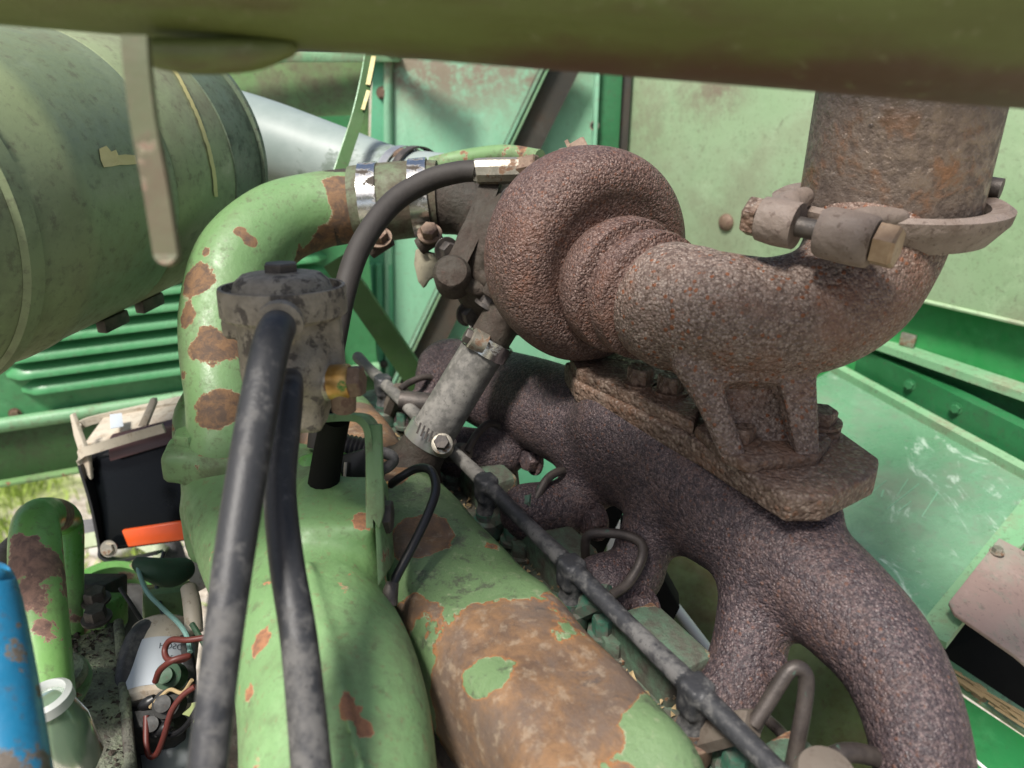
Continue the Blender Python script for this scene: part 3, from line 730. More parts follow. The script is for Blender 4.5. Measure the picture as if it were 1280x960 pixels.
def decal(pts, lift, grid=None):
    poly = [on_drum(x, y, lift) for x, y in pts]; c = sum(poly, Vector()) / len(poly)
    return [c] + poly, [(0, i + 1, (i + 1) % len(poly) + 1) for i in range(len(poly))]
mesh('yellow_scrape', decal([(124, 186), (133, 182), (138, 190), (145, 187), (148, 194), (156, 193), (169, 194), (171, 205), (160, 206), (150, 206), (140, 208), (130, 209), (126, 200)], .0006), 'yellow_paint', t, smooth=False)
def scrape_ring():
    V, F = [], []; ys = np.linspace(84, 246, 40)
    for y in ys:
        u = (y - 84) / 162; x = 216 + 54 * (1 - (1 - u) ** 1.8); j = random.uniform(-.6, .6)
        V += [on_drum(x - 2.2 + j, y, .0016), on_drum(x + 2.4 + j * .5, y, .0016)]
    for i in range(len(ys) - 1): F.append((i * 2, i * 2 + 1, i * 2 + 3, i * 2 + 2))
    return V, F
mesh('yellow_edge', scrape_ring(), 'yellow_paint', t, smooth=False)
for (x, y) in ((140, 402), (186, 379)):
    p = on_drum(x, y - 6, 0); mesh('clip', box(p - ZU * .004, ax, RT, .016, .005, .006, .002), 'dark_bolt', t)
# pale intake tube from the drum to the compressor, its clamp, bent strap
t = thing('intake_tube', 'pale smooth intake tube running from the drum to the compressor', 'pipe', P(400, 240, .92))
mesh('tube', ptube([(250, 150, .96, 48), (330, 176, .93, 50), (420, 205, .90, 46), (490, 226, .87, 42), (560, 236, .82, 42)], 8, 40), 'intake_tube', t)
t = thing('worm_clamp', 'worn worm drive clamp on the pale intake tube end', 'clamp', P(510, 215, .86))
ca = (P(560, 236, .82) - P(490, 226, .87)).normalized(); cc = P(505, 228, .858)
mesh('band', lathe(cc, ca, [(.0385, -.006), (.0395, -.006), (.0395, .006), (.0385, .006)], 40, False), 'clean_clamp', t)
mesh('second_band', lathe(cc + ca * .02, ca, [(.0385, -.005), (.0405, -.005), (.0405, .005), (.0385, .005)], 40, False), 'dark_bolt', t)
mesh('screw_housing', box(P(497, 196, .835), P(510, 192, .835) - P(497, 198, .835), ZU, .010, .0065, .006, .003), 'rust_bolt', t)
mesh('screw', hexbolt(P(508, 193, .835), P(520, 189, .83) - P(508, 193, .835), .006, .008, False), 'rust_bolt', t)
t = thing('bent_strap', 'curved green strap with yellow edge wear above the crossover pipe', 'strap', P(425, 216, .80))
sp_ = [P(466, 52, .84), P(459, 96, .83), P(448, 144, .82), P(434, 188, .81), P(418, 236, .80)]
mesh('strap', strip(sp_, .012, .003, RT * .92 + FW * .3, 8), 'strap_green', t, auto=30)
mesh('bright_edge', strip([p - RT * .006 - FW * .001 for p in sp_], .0016, .0036, RT, 8), 'rail_green', t, auto=30)
mesh('yellow_wear', strip([p + RT * .0025 - FW * .0022 for p in (P(465, 70, .837), P(461, 90, .83), P(457.5, 107, .827))], .005, .0006, RT, 4), 'yellow_paint', t, smooth=False)
mesh('yellow_wear', strip([p + RT * .0025 - FW * .0022 for p in (P(458, 114, .824), P(454, 128, .822), P(451, 138, .82))], .004, .0006, RT, 4), 'yellow_paint', t, smooth=False)

# ------------------------------------------------------------------ overhead beam close to the lens
b0, b1 = P(0, 14, .245), P(1280, 119, .245)
bd = (b1 - b0).normalized(); bu = (UP - bd * UP.dot(bd)).normalized()
t = thing('overhead_beam', 'olive green tubular beam spanning close overhead with a hanging worn tab', 'beam', (b0 + b1) / 2)
cB = (b0 + b1) / 2
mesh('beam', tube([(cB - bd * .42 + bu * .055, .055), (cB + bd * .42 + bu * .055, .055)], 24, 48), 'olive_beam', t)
c_ = Cast(.002)
c_.chain([(P(196, 66, .252), .0050), (P(240, 70, .252), .0058), (P(310, 68, .252), .0055), (P(362, 60, .252), .0030)], .004)
mesh('weld_lug', c_.mesh(), 'olive_beam', t, auto=0)
tp = [P(170, 45, .232), P(173, 90, .234), P(182, 160, .238), P(196, 235, .243), P(209, 319, .249)]
mesh('hanging_tab', strip(tp, .0078, .003, RT, 8), 'green_tab', t, auto=30)
mesh('tab_end', lathe(tp[-1] + UP * .0005, -FW + UP * .1, [(.0039, -.0014), (.0039, .0014), (.003, .0015)], 20), 'green_tab', t)

# ------------------------------------------------------------------ crossover pipe, coupling
t = thing('crossover_pipe', 'chipped green elbow pipe bending down to a bolted flange', 'pipe', P(275, 585, .60))
c_ = Cast(.003)
c_.pchain([(436, 258, .70, 45), (395, 264, .695, 47), (345, 282, .68, 51), (300, 325, .655, 54), (279, 385, .635, 51), (274, 440, .62, 47), (276, 500, .605, 42), (278, 560, .595, 42)], .004, 8)
mesh('elbow', c_.mesh(), 'green_elbow', t, auto=0)
fa = ZU
mesh('bare_end', ptube([(412, 261, .698, 46.3), (440, 257, .702, 45.3)], 3, 48), 'dirty_compressor', t)
c_ = Cast(.0025)
fc = P(282, 572, .60)
c_.disc(fc, ZU, .034, .013, .004, .004).box(fc + RT * -.018 + FW * -.012, RT + FW * .2, ZU, (.022, .0125, .018), .006, .008).box(fc + RT * .03, RT, ZU, (.02, .0125, .02), .006, .008)
c_.pchain([(246, 490, .635, 14), (237, 525, .63, 20), (238, 580, .62, 18)], .008)
mesh('flange', c_.mesh(), 'green_worn', t, auto=0)
mesh('bolt', hexbolt(onz(240, 556, fc.z + .0145), ZU, .0125, .012), 'green_worn', t)
t = thing('coupling_hose', 'grimy green rubber coupling sleeve between crossover pipe and compressor', 'hose', P(500, 300, .70))
mesh('sleeve', ptube([(443, 257, .70, 48), (470, 254, .70, 48), (520, 249, .70, 47), (548, 248, .70, 46)], 6, 48), 'dirty_hose', t)
for i, (x, y, lab) in enumerate(((466, 254, 'left'), (527, 249, 'right'))):
    k = thing('band_clamp', ('shiny flaking metal band clamp at the crossover pipe end of the coupling', 'shiny flaking metal band clamp at the compressor end of the coupling')[i], 'clamp', P(x, y + 50, .70), 'band clamps on the coupling hose')
    a_ = (P(548, 248, .70) - P(443, 257, .70)).normalized()
    mesh('band', lathe(P(x, y, .70), a_, [(.0352, -.008), (.0364, -.008), (.0364, .008), (.0352, .008)], 56, False), 'chrome_clamp', k)
    q = P((476, 538)[i], (304, 299)[i], .668)
    mesh('bolt_barrel', tube([(q + a_ * -.010 + ZU * -.006, .0075), (q + a_ * .008 + ZU * .004, .0075)], 3, 16), 'dirty_compressor', k)
    mesh('bolt', hexbolt(q + FW * -.004 + ZU * .004, UP * .5 - FW, .008, .008), 'rust_bolt', k)
# ------------------------------------------------------------------ turbocharger
tc = P(737, 322, .567)
TA = EE.copy(); oc = P(783, 358, .53) - TA * .012           # shaft axis, towards the outlet
tu = thing('turbocharger', 'rusty brown turbocharger with snail housing, outlet elbow and footed flange', 'turbocharger', P(900, 600, .5))
c_ = Cast(.0025)
ref = (RT * .3 - ZU).normalized()
c_.torus(tc + TA * .010, TA, .0575, .0185, .004, .0195, ref)
c_.torus(tc - TA * .014, TA, .0475, .0275, .018, .0305, ref)
c_.disc(tc, TA, .045, .026, .004, .006)
c_.torus(oc + TA * .007, TA, .0475, .0085, .008, sub=True)
v_h = mesh('turbine_housing', c_.mesh(), 'turbine_iron', tu, auto=0)
mesh('outlet_collar', lathe(oc, TA, [(r, h * 1.3) for r, h in ((.034, -.02), (.0425, -.006), (.0462, .000), (.0474, .004), (.0474, .0110), (.0462, .0136), (.0420, .0146), (.0388, .0156), (.0388, .0196), (.0415, .0206), (.0432, .0230), (.0437, .0290), (.0430, .0325), (.0395, .0338), (.0365, .0350), (.0365, .056))], 72), 'turbine_iron', tu, auto=38)
c_ = Cast(.0022)
o2 = oc + TA * .066
c_.disc(oc + TA * .062, TA, .0392, .0130, .003, .004)
c_.chain([(o2, .0370)] + [(P(x, y, d), px(r, d)) for x, y, d, r in ((885, 390, .474, 76), (925, 396, .470, 76), (965, 398, .468, 76), (1022, 386, .468, 78), (1064, 357, .472, 80), (1088, 316, .478, 82), (1097, 285, .482, 86))], .008, 6)
# foot: two webs either side of a pocket
for u in np.linspace(0, 1, 9):
    u = float(u)
    for i_, d in enumerate((.462, .478, .494, .510)):
        c_.chain([(P(856 + 146 * u, 455, d), .008), (P(884 + 124 * u, 505, d), .0062), (P(910 + 102 * u, 566 - i_ * 6, d), .0055)], .004, 2)
for u in np.linspace(.38, .74, 5):
    u = float(u)
    for d in (.430, .442, .454, .462):
        c_.chain([(P(866 + 134 * u, 490, d), .0055), (P(914 + 96 * u, 585, d), .0060)], .003, 2, sub=True)
mesh('outlet_elbow', c_.mesh(), 'elbow_iron', tu, auto=0)
# mounting flange: a long plate along the engine
zf = P(930, 560, .478).z
def onplate(x, y): return onz(x, y, zf)
pl = [onz(x, y, zf) for x, y in ((705, 452), (790, 440), (870, 458), (1010, 508), (1052, 538), (1100, 572), (1097, 590), (1032, 622), (985, 622), (930, 588), (872, 552), (720, 478))]
mesh('mounting_flange', prism(pl, ZU * -.017, .003, 3), 'plate_iron', tu, auto=35)
for (x, y, d, r) in ((925, 548, .467, .0095), (1024, 527, .470, .0105)):
    mesh('bolt', hexbolt(onz(x, y, zf + .008), ZU, r, .009), 'plate_iron', tu)
mesh('foot_pad', prism([onz(x, y, zf + .007) for x, y in ((868, 532), (930, 505), (1015, 520), (1040, 548), (1022, 570), (935, 578), (905, 566))], ZU * -.008, .002, 2), 'plate_iron', tu, auto=35)
mesh('flange_step', prism([onz(x, y, zf + .009) for x, y in ((712, 446), (790, 434), (860, 452), (880, 500), (868, 528), (722, 462))], ZU * -.010, .002, 2), 'plate_iron', tu, auto=35)
mesh('boss', lathe(onz(1018, 540, zf), ZU, [(.016, -.002), (.0155, .005), (.008, .006)], 28), 'plate_iron', tu)
for (x, y) in ((800, 478), (838, 488)):
    mesh('nut', hexbolt(onz(x, y, zf + .010), ZU, .0095, .012), 'plate_iron', tu)
# compressor side
c_ = Cast(.0025)
kc = P(648, 335, .655)
c_.torus(kc, TA, .040, .019, .004, .028, Vector((-.5, -.3, -.8)).normalized())
c_.disc(kc + TA * .012, TA, .052, .012, .003, .006)
c_.disc(kc + TA * .030, TA, .036, .010, .003, .006)
for q in range(8):
    a_ = q * math.pi / 4; u_ = TA.orthogonal().normalized(); w_ = TA.cross(u_)
    c_.disc(kc + TA * .026 + (u_ * math.cos(a_) + w_ * math.sin(a_)) * .045, TA, .006, .008, .001, .002)
c_.chain([(tc - TA * .02, .030), (kc, .034)], .010, 3)
c_.pchain([(552, 250, .70, 42), (585, 258, .695, 38), (622, 290, .69, 34)], .010)
mesh('compressor_housing', c_.mesh(), 'dirty_compressor', tu, auto=0)
mesh('wastegate_arm', strip([P(615, 226, .628), P(602, 262, .620), P(586, 300, .612), P(566, 340, .606)], .016, .009, RT, 6), 'dirty_compressor', tu, auto=30)
mesh('arm_boss', lathe(P(565, 342, .604), FW * -1 + UP * .2, [(.015, -.02), (.015, .002), (.012, .006), (.006, .007)], 28), 'dirty_compressor', tu)
mesh('link_rod', ptube([(568, 346, .61, 9), (600, 362, .615, 10), (640, 356, .61, 9)], 5, 14), 'dirty_compressor', tu)
for (x, y, d) in ((585, 392, .645), (558, 312, .65), (640, 250, .60)): mesh('bolt', hexbolt(P(x, y, d), TA, .008, .010), 'dark_bolt', tu)
mesh('heat_tab', prism([P(607, 250, .63), P(628, 262, .62), P(606, 320, .62), P(585, 302, .63)], Vector((0, .003, 0)), .0005), 'green_drum', tu)
mesh('pale_tab', prism([P(601, 252, .645), P(612, 250, .64), P(603, 275, .64), P(582, 306, .645)], Vector((0, .002, 0)), .0003), 'rag', tu)
mesh('inlet_rim', ptube([(540, 208, .76, 12), (585, 198, .75, 12), (630, 192, .73, 11), (675, 197, .70, 10)], 6, 14), 'green_worn', tu)
t = one('dusty_rag', prism([P(519, 312, .68), P(540, 318, .665), P(553, 330, .67), P(546, 345, .672), P(534, 352, .668), P(529, 361, .67), P(522, 352, .675), P(517, 330, .68)], Vector((.002, .006, 0)), .001), 'rag', 'crumpled dusty plastic scrap hanging under the coupling hose', 'scrap')
# ------------------------------------------------------------------ oil feed and drain
t = thing('oil_feed_hose', 'black rubber oil feed hose arching to a crimped steel fitting on the turbocharger', 'hose', P(415, 480, .55))
mesh('hose', ptube([(604, 214, .62, 13), (575, 215, .622, 13.5), (535, 226, .62, 14), (490, 254, .61, 14.5), (452, 305, .59, 14.5), (432, 360, .575, 14.5), (418, 430, .565, 14), (405, 500, .56, 14), (398, 560, .56, 14)], 10, 20), 'old_hose', t)
mesh('crimp_ferrule', ptube([(596, 214.5, .62, 14.5), (599, 214, .62, 16), (648, 213, .617, 16), (650, 213, .617, 14)], 2, 10), 'fitting_steel', t, auto=25)
mesh('hex_nut', lathe(P(650, 213, .617), P(674, 208, .61) - P(650, 213, .617), [(.009, 0), (.0108, .001), (.0108, .015), (.009, .016)], 6), 'rust_bolt', t, auto=25)
mesh('stub', ptube([(672, 209, .612, 9), (705, 200, .60, 9)], 3, 14), 'dark_bolt', t)
t = thing('banjo_block', 'small grey oil inlet block with a hex bolt on top of the turbocharger', 'fitting', P(710, 205, .59))
mesh('block', prism([P(688, 206, .605), P(698, 184, .605), P(722, 182, .60), P(746, 198, .595), P(740, 215, .60), P(700, 220, .61)], Vector((.006, .022, -.01)), .002), 'gauge_iron', t)
mesh('bolt', hexbolt(P(716, 192, .593), P(735, 181, .59) - P(716, 192, .593), .0085, .013), 'rust_bolt', t)
da, db = P(622, 408, .615), P(532, 556, .632)
t = thing('oil_drain_hose', 'straight grey rubber oil drain hose slanting down below the turbocharger', 'hose', db)
mesh('hose', tube([(da.lerp(db, .13), .0178), (da.lerp(db, .5), .0180), (da.lerp(db, .97), .0184)], 6, 32), 'dusty_rubber', t)
mesh('upper_stub', tube([(da.lerp(db, -.55), .015), (da.lerp(db, -.12), .0165), (da.lerp(db, .15), .0165)], 4, 24), 'dirty_compressor', t)
mesh('flange', box(da.lerp(db, -.22) + RT * -.004, (db - da), RT, .006, .022, .018, .003), 'dirty_compressor', t)
mesh('bolt', hexbolt(da.lerp(db, -.16) + RT * -.018, (db - da) * -1, .008, .012), 'dark_bolt', t)
mesh('lower_stub', tube([(da.lerp(db, .95), .0195), (da.lerp(db, 1.10), .021), (da.lerp(db, 1.18), .028)], 4, 28), 'dirty_compressor', t)
for i, f in enumerate((.15, .93)):
    k = thing('hose_clamp', ('tarnished worm clamp at the top of the grey drain hose', 'bright slotted worm clamp at the bottom of the grey drain hose')[i], 'clamp', da.lerp(db, f), 'worm clamps on the drain hose')
    a_ = (db - da).normalized(); p = da.lerp(db, f)
    mesh('band', lathe(p, a_, [(.0178, -.0068), (.0208, -.0068), (.0208, .0068), (.0178, .0068)], 40, False), ('chrome_clamp', 'clean_clamp')[i], k)
    if i: q = P(553, 556, .605); hd = (UP * .35 - FW).normalized()
    else: q = P(595, 425, .60); hd = (-RT + UP * .5 - FW * .3).normalized()
    if i:
        fr = (P(533, 540, .60) - P(553, 556, .60)).normalized()
        for s in range(5):
            q2 = P(524 + s * 5, 535 + s * 3.4, .606); mesh('slot', box(q2 - FW * .0022, P(0, 8, .6) - P(3, 0, .6), RT, .0045, .0008, .0004, 0), 'dark_bolt', k, smooth=False)
    mesh('screw_housing', lathe(q, hd, [(.0085, -.008), (.0085, .004), (.006, .005)], 20), 'fitting_steel', k)
    mesh('screw', hexbolt(q + hd * .004, hd, .0062, .006, False), 'dark_bolt', k)
# ------------------------------------------------------------------ exhaust clamp and pipe
pc = P(1108, 262, .49)
t = thing('exhaust_pipe', 'crusty flaking rust brown exhaust stack pipe with a weld bead', 'exhaust pipe', pc)
mesh('pipe', lathe(pc, ZU, [(.050, -.006), (.0535, -.003), (.0535, .004), (.0532, .06), (.0532, .30)], 72), 'exhaust_pipe_metal', t)
wb = [P(1090, 157, .434), P(1118, 161, .431), P(1150, 162, .432), P(1168, 161, .433), P(1190, 157, .437)]
c_ = Cast(.0015); c_.chain([(p, .0032 + .0012 * ((i * 37) % 3 - 1) * .5) for i, p in enumerate(wb)], .001, 4)
mesh('weld_bead', c_.mesh(), 'exhaust_pipe_metal', t, auto=0)
t = thing('exhaust_clamp', 'heavy greyish iron ring clamp with two bolted lugs round the exhaust joint', 'clamp', pc - ZU * .02)
mesh('ring', lathe(pc, ZU, [(.0575, .006), (.0665, .008), (.0705, .0055), (.0695, -.001), (.0600, -.014), (.054, -.0145), (.056, -.008), (.0575, .006)], 72, False), 'clamp_iron', t)
la_, lb_ = P(965, 276, .437), P(1098, 305, .405)
dl = (lb_ - la_).normalized()
mesh('lug', tube([(la_ - dl * .006, .0125), (la_ + dl * .004, .0135), (la_ + dl * .015, .013)], 3, 24), 'clamp_iron', t)
c_ = Cast(.0018); c_.chain([(la_ + dl * .004, .010), (P(985, 258, .452), .009), (P(1005, 246, .462), .006)], .006, 4); mesh('lug_arm', c_.mesh(), 'clamp_iron', t, auto=0)
mesh('lug', tube([(lb_ - dl * .031, .0125), (lb_ - dl * .026, .0142), (lb_ - dl * .006, .0142), (lb_ - dl * .002, .0125)], 3, 24), 'clamp_iron', t)
c_ = Cast(.0018); c_.chain([(lb_ - dl * .018, .011), (P(1085, 276, .428), .008), (P(1125, 272, .432), .005)], .006, 4); mesh('lug_arm', c_.mesh(), 'clamp_iron', t, auto=0)
mesh('bolt_shank', tube([(la_, .0058), (lb_ + dl * .008, .0058)], 3, 14), 'dark_bolt', t)
mesh('bolt_head', hexbolt(la_ - dl * .007, -dl, .0115, .008, False), 'plate_iron', t, auto=30)
mesh('nut', hexbolt(lb_ - dl * .001, dl, .0118, .011, False), 'zinc_nut', t, auto=30)
rb_ = P(1196, 228, .50); rdv = (P(1252, 236, .485) - rb_).normalized()
mesh('rear_lug', tube([(rb_ - rdv * .02, .011), (rb_ + rdv * .005, .011)], 3, 20), 'clamp_iron', t)
mesh('nut', hexbolt(rb_ + rdv * .005, rdv, .0105, .010, False), 'dark_bolt', t, auto=30)
mesh('bolt_shank', tube([(rb_, .0065), (rb_ + rdv * .026, .0065)], 10, 14), 'dark_bolt', t)
# ------------------------------------------------------------------ exhaust manifold
t = thing('exhaust_manifold', 'rough dark purple brown cast exhaust manifold with arched runners', 'manifold', P(900, 960, .5))
c_ = Cast(.003)
c_.pchain([(572, 468, .80, 42), (620, 488, .74, 52), (690, 512, .665, 58), (780, 560, .595, 66), (880, 622, .53, 74), (960, 676, .485, 72), (1043, 748, .445, 70), (1112, 826, .412, 64), (1150, 930, .385, 60), (1160, 1060, .37, 60)], .01, 7)
c_.pchain([(770, 530, .58, 56), (880, 600, .525, 66), (960, 640, .492, 50)], .012)          # pad under the flange
c_.pchain([(1000, 640, .47, 26), (1030, 640, .462, 22)], .012)
c_.pchain([(645, 520, .70, 34), (640, 552, .69, 30), (618, 568, .685, 32), (575, 566, .68, 33)], .009)
c_.pchain([(742, 560, .61, 40), (735, 605, .605, 33), (710, 632, .60, 35), (660, 640, .59, 36)], .016)
c_.pchain([(838, 625, .54, 44), (806, 680, .535, 36), (790, 718, .53, 38), (755, 735, .52, 43)], .012)
c_.pchain([(955, 700, .48, 52), (942, 770, .47, 45), (932, 830, .462, 47), (905, 890, .452, 48)], .014)
c_.pchain([(560, 465, .80, 40), (545, 500, .79, 30), (520, 520, .78, 28)], .010)
mesh('casting', c_.mesh(), 'manifold_iron', t, auto=0)
for (x, y, d, r) in ((668, 575, .67, .020), (745, 652, .585, .022), (805, 762, .51, .024), (968, 835, .445, .016)):
    mesh('stud_nut', hexbolt(P(x, y, d), -EL + ZU * .2, r * .5, .01), 'manifold_iron', t)
for i, (x0, y0, x1, y1, d) in enumerate(((705, 560, 780, 640, .72), (775, 668, 850, 760, .66))):
    one('dark_bracket', prism([P(x0, y0 - 10, d), P(x0 + 25, y0, d), P(x1, y1, d), P(x0 + 45, y1 + 60, d), P(x0 - 5, y1 + 40, d)], Vector((.003, .02, 0)), .001), 'flat_black', ('blackened bracket behind the second manifold arch', 'blackened bracket behind the third manifold arch')[i], 'bracket', group='brackets behind the manifold')
t = one('sensor_plug', ptube([(500, 500, .72, 12), (560, 508, .72, 16), (580, 506, .72, 17), (592, 503, .72, 9)], 4, 16), 'dark_bolt', 'black round plug poking out behind the drain hose', 'plug')
one('lower_elbow_pipe', ptube([(1000, 990, .36, 16), (1045, 945, .37, 13), (1090, 945, .38, 12), (1140, 970, .385, 12)], 6, 14), 'pipe_steel', 'dark bent steel pipe at the foot of the manifold', 'pipe')
one('round_cap', lathe(P(1033, 968, .345), ZU + FW * -.2, [(.014, -.02), (.014, -.002), (.0125, .002), (.004, .004)], 28), 'gauge_iron', 'grey rusty round cap beside the injector rail end', 'cap')

# ------------------------------------------------------------------ cylinder head, block, valve cover
t = thing('cylinder_head', 'green grey grimy cylinder head with machined pads under the injector rail', 'cylinder head', eng(.05, .01, -.25))
mesh('head', box(eng(.04, -.014, -.105), EE, EL, .36, .058, .055, .004), 'head_green', t)
mesh('block', box(eng(.04, -.03, -.30), EE, EL, .38, .15, .15, .006), 'black_box', t)
for e in (-.24, -.12, -.002, .116, .234):
    mesh('pad', box(eng(e + .058, .030, -.046), EE, EL, .030, .018, .022, .005), 'head_green', t)
    mesh('pad', box(eng(e + .008, .022, -.054), EE, EL, .018, .014, .018, .005), 'head_green', t)
    mesh('bolt', hexbolt(eng(e + .035, .012, -.048), ZU, .009, .012), 'head_green', t)
def cover():
    """rounded long cover in engine-local coordinates (x along, y across)"""
    V, F = [], []; NS = 64; K = 40
    x0, x1 = -.235, .292
    for i in range(NS + 1):
        x = x0 + (x1 - x0) * i / NS
        e0 = min(1, (x - x0) / .03); e1 = min(1, (x1 - x) / .045); e = math.sqrt(max(0, 1 - (1 - min(e0, e1)) ** 2))
        wid = .042 + .0045 * (1 / (1 + math.exp(-(x - .10) / .012))) + .002 * math.sin(x * 23)
        top = .056 + .007 * (1 / (1 + math.exp(-(x - .115) / .010))) + .0015 * math.sin(x * 31 + 1)
        hw, hh = wid * (.35 + .65 * e), top * (.45 + .55 * e)
        for k in range(K + 1):
            a = math.pi * k / K; ca_, sa = math.cos(a), math.sin(a)
            y = hw * math.copysign(abs(ca_) ** .5, ca_); z = hh * abs(sa) ** .42
            y *= 1 + .10 * (1 - z / top); z += .0012 * math.sin(x * 47 + y * 60) * (z / top) + .0010 * math.sin(x * 91 - y * 110)
            V.append(Vector((x, y, z)))
    for i in range(NS):
        for k in range(K): F.append((i * (K + 1) + k, (i + 1) * (K + 1) + k, (i + 1) * (K + 1) + k + 1, i * (K + 1) + k + 1))
    F.append(tuple(range(K, -1, -1))); b = NS * (K + 1); F.append(tuple(range(b, b + K + 1)))
    return V, F
vc = thing('valve_cover', 'long rocker cover with peeling green paint and bare orange rust', 'valve cover', eng(0, -.064, -.052))
vo = mesh('cover_shell', cover(), 'peeling_cover', None, auto=50)
vo.parent = vc
# keep the shell in engine-aligned local axes
shift = LOC[vo.name].copy()
vo.data.transform(Matrix.Translation(shift)); vo.location = (0, 0, 0); vo.rotation_euler = (0, 0, math.atan2(EE.y, EE.x))
mesh('cover_flange', box(eng(.03, -.064, -.054), EE, EL, .27, .056, .005, .002), 'dirty_compressor', vc)
# ------------------------------------------------------------------ injector rail with T pieces, injectors, pipes
t = thing('leak_off_rail', 'black leak-off rail of rubber lengths joined by black tee fittings', 'fuel rail', eng(0, 0, -.03))
TE = [-.222, -.112, 0, .118, .236]
st = [-.30] + TE + [.34]
for i in range(len(st) - 1):
    a_, b_ = st[i] + (.007 if i else 0), st[i + 1] - .007
    sag = .0015
    mesh('rubber_length', tube([(eng(a_, 0, 0), .0056), (eng(a_ + .006, 0, 0), .0062), (eng((a_ + b_) / 2, .0008, -sag), .0055), (eng(b_ - .006, 0, 0), .0062), (eng(b_, 0, 0), .0056)], 4, 16), 'dusty_rubber' if i < 3 else 'rubber', t)
for e in TE:
    c_ = Cast(.0014)
    c_.chain([(eng(e - .010, 0, 0), .0062), (eng(e + .010, 0, 0), .0062)], .003, 1).box(eng(e, 0, -.004), EE, EL, (.0072, .0080, .0105), .0025, .0015).chain([(eng(e, 0, -.010), .0070), (eng(e, 0, -.024), .0072)], .0015, 1).chain([(eng(e, 0, -.026), .0088), (eng(e, 0, -.034), .0088)], .0015, 1)
    mesh('tee_fitting', c_.mesh(), 'rubber', t, auto=0)
labs = ['grimy injector nearest the flywheel end beneath the first tee', 'injector half hidden beside the drain hose clamp', 'green injector beneath the tee midway along the rail', 'rust stained injector beside the peeling cover middle', 'dark injector below the tee by the looped pipe']
loops = [
    [(500, 487), (512, 478), (535, 471), (555, 482), (572, 505), (575, 540)],
    [(583, 565), (598, 540), (615, 529), (634, 541), (641, 575), (646, 615)],
    [(668, 628), (685, 598), (706, 589), (722, 605), (724, 650), (722, 700)],
    [(763, 745), (786, 728), (803, 695), (798, 676), (770, 667), (735, 670), (732, 700)],
    [(942, 906), (960, 878), (985, 840), (1000, 836), (1008, 850), (1004, 890), (990, 960)]]
for i, e in enumerate(TE):
    k = thing('injector', labs[i], 'injector', eng(e, 0, -.05), 'injectors under the rail')
    x0, y0 = loops[i][0]; d0 = [.745, .645, .575, .49, .385][i]
    q = P(x0, y0, d0); base = eng(e + .006, .010, -.052)
    mesh('body', tube([(eng(e, .0, -.045), .0125), (eng(e, 0, -.032), .0125), (eng(e, 0, -.030), .009), (eng(e, 0, -.024), .009)], 2, 18), 'injector_green' if i != 4 else 'rust_bolt', k)
    mesh('inlet_boss', tube([(eng(e + .002, .004, -.034), .009), (q + (eng(e, 0, -.03) - q) * .2, .0085), (q, .0075)], 3, 8), 'injector_green' if i in (2, 3) else 'gauge_iron', k, auto=25)
    mesh('clamp_bolt', hexbolt(eng(e + .024, .010, -.040), ZU, .0075, .014), 'injector_green', k)
    dd = np.linspace(d0, d0 + (.05 if i < 4 else .0), len(loops[i]))
    one('injector_pipe', mtube([(x, y, float(d)) for (x, y), d in zip(loops[i], dd)], [.0034, .0034, .0034, .0034, .0040][i], 8, 12), 'pipe_steel' if i != 4 else 'pipe_steel',
        ['short looped injector pipe beside the drain hose top end', 'looped injector pipe in front of the first manifold runner', 'tall looped injector pipe across the second manifold runner', 'angular bent injector pipe across the third manifold runner', 'tall dark hairpin injector pipe by the last manifold runner'][i], 'pipe', group='injector pipes')
# ------------------------------------------------------------------ intake manifold, big green casting in front
t = thing('intake_manifold', 'large smooth light green intake manifold casting with small rust chips', 'manifold', P(420, 960, .4))
c_ = Cast(.003)
c_.pchain([(282, 600, .605, 52), (292, 640, .585, 56), (318, 690, .55, 66), (360, 740, .50, 84), (398, 810, .445, 104), (420, 900, .40, 116), (428, 1040, .36, 124)], .012, 7)
c_.pchain([(250, 640, .60, 22), (248, 672, .595, 17), (250, 690, .59, 14)], .012)
c_.box(P(428, 672, .50), RT, UP * .9 - FW * .45, (.028, .030, .030), .006, .020)
c_.pchain([(370, 600, .57, 46), (400, 640, .53, 44)], .02)
c_.chain([(P(385, 705, .4375), .0024), (P(405, 780, .3925), .0024), (P(425, 850, .3645), .0024), (P(448, 950, .3330), .0024), (P(452, 1000, .325), .0024)], .005, 5)
mesh('casting', c_.mesh(), 'green_manifold', t, auto=0)
t = thing('threaded_sender', 'green ribbed sender unit with black plug and wire hook', 'sender', P(420, 600, .55))
a0, a1 = P(398, 596, .55), P(442, 584, .54); dv = (a1 - a0).normalized()
pr = [(.018, -.012), (.0175, 0)]
for i in range(5): pr += [(.0165, .002 + i * .004), (.0145, .004 + i * .004)]
mesh('body', lathe(a0, dv, pr + [(.012, .024)], 32), 'green_bright', t)
mesh('plug', box(P(452, 583, .54), dv, UP, .012, .011, .010, .002), 'black_wire', t)
mesh('wire_hook', mtube([(432, 578, .53), (431, 600, .53), (436, 618, .53), (452, 620, .53), (470, 617, .53)], .0011, 6, 8), 'cream_metal', t)
one('corrugated_sleeve', (lambda: lathe(P(412, 556, .56), P(455, 565, .56) - P(412, 556, .56), [(.0095 + .0012 * (i % 2), i * .0016) for i in range(20)], 20))(), 'black_wire', 'black corrugated cable sleeve under the green bracket', 'cable')
one('cable_loop', mtube([(450, 563, .56), (480, 566, .555), (492, 574, .555), (482, 585, .555), (462, 588, .555)], .0042, 6, 10), 'dusty_rubber', 'short grey cable loop beside the corrugated sleeve', 'cable')
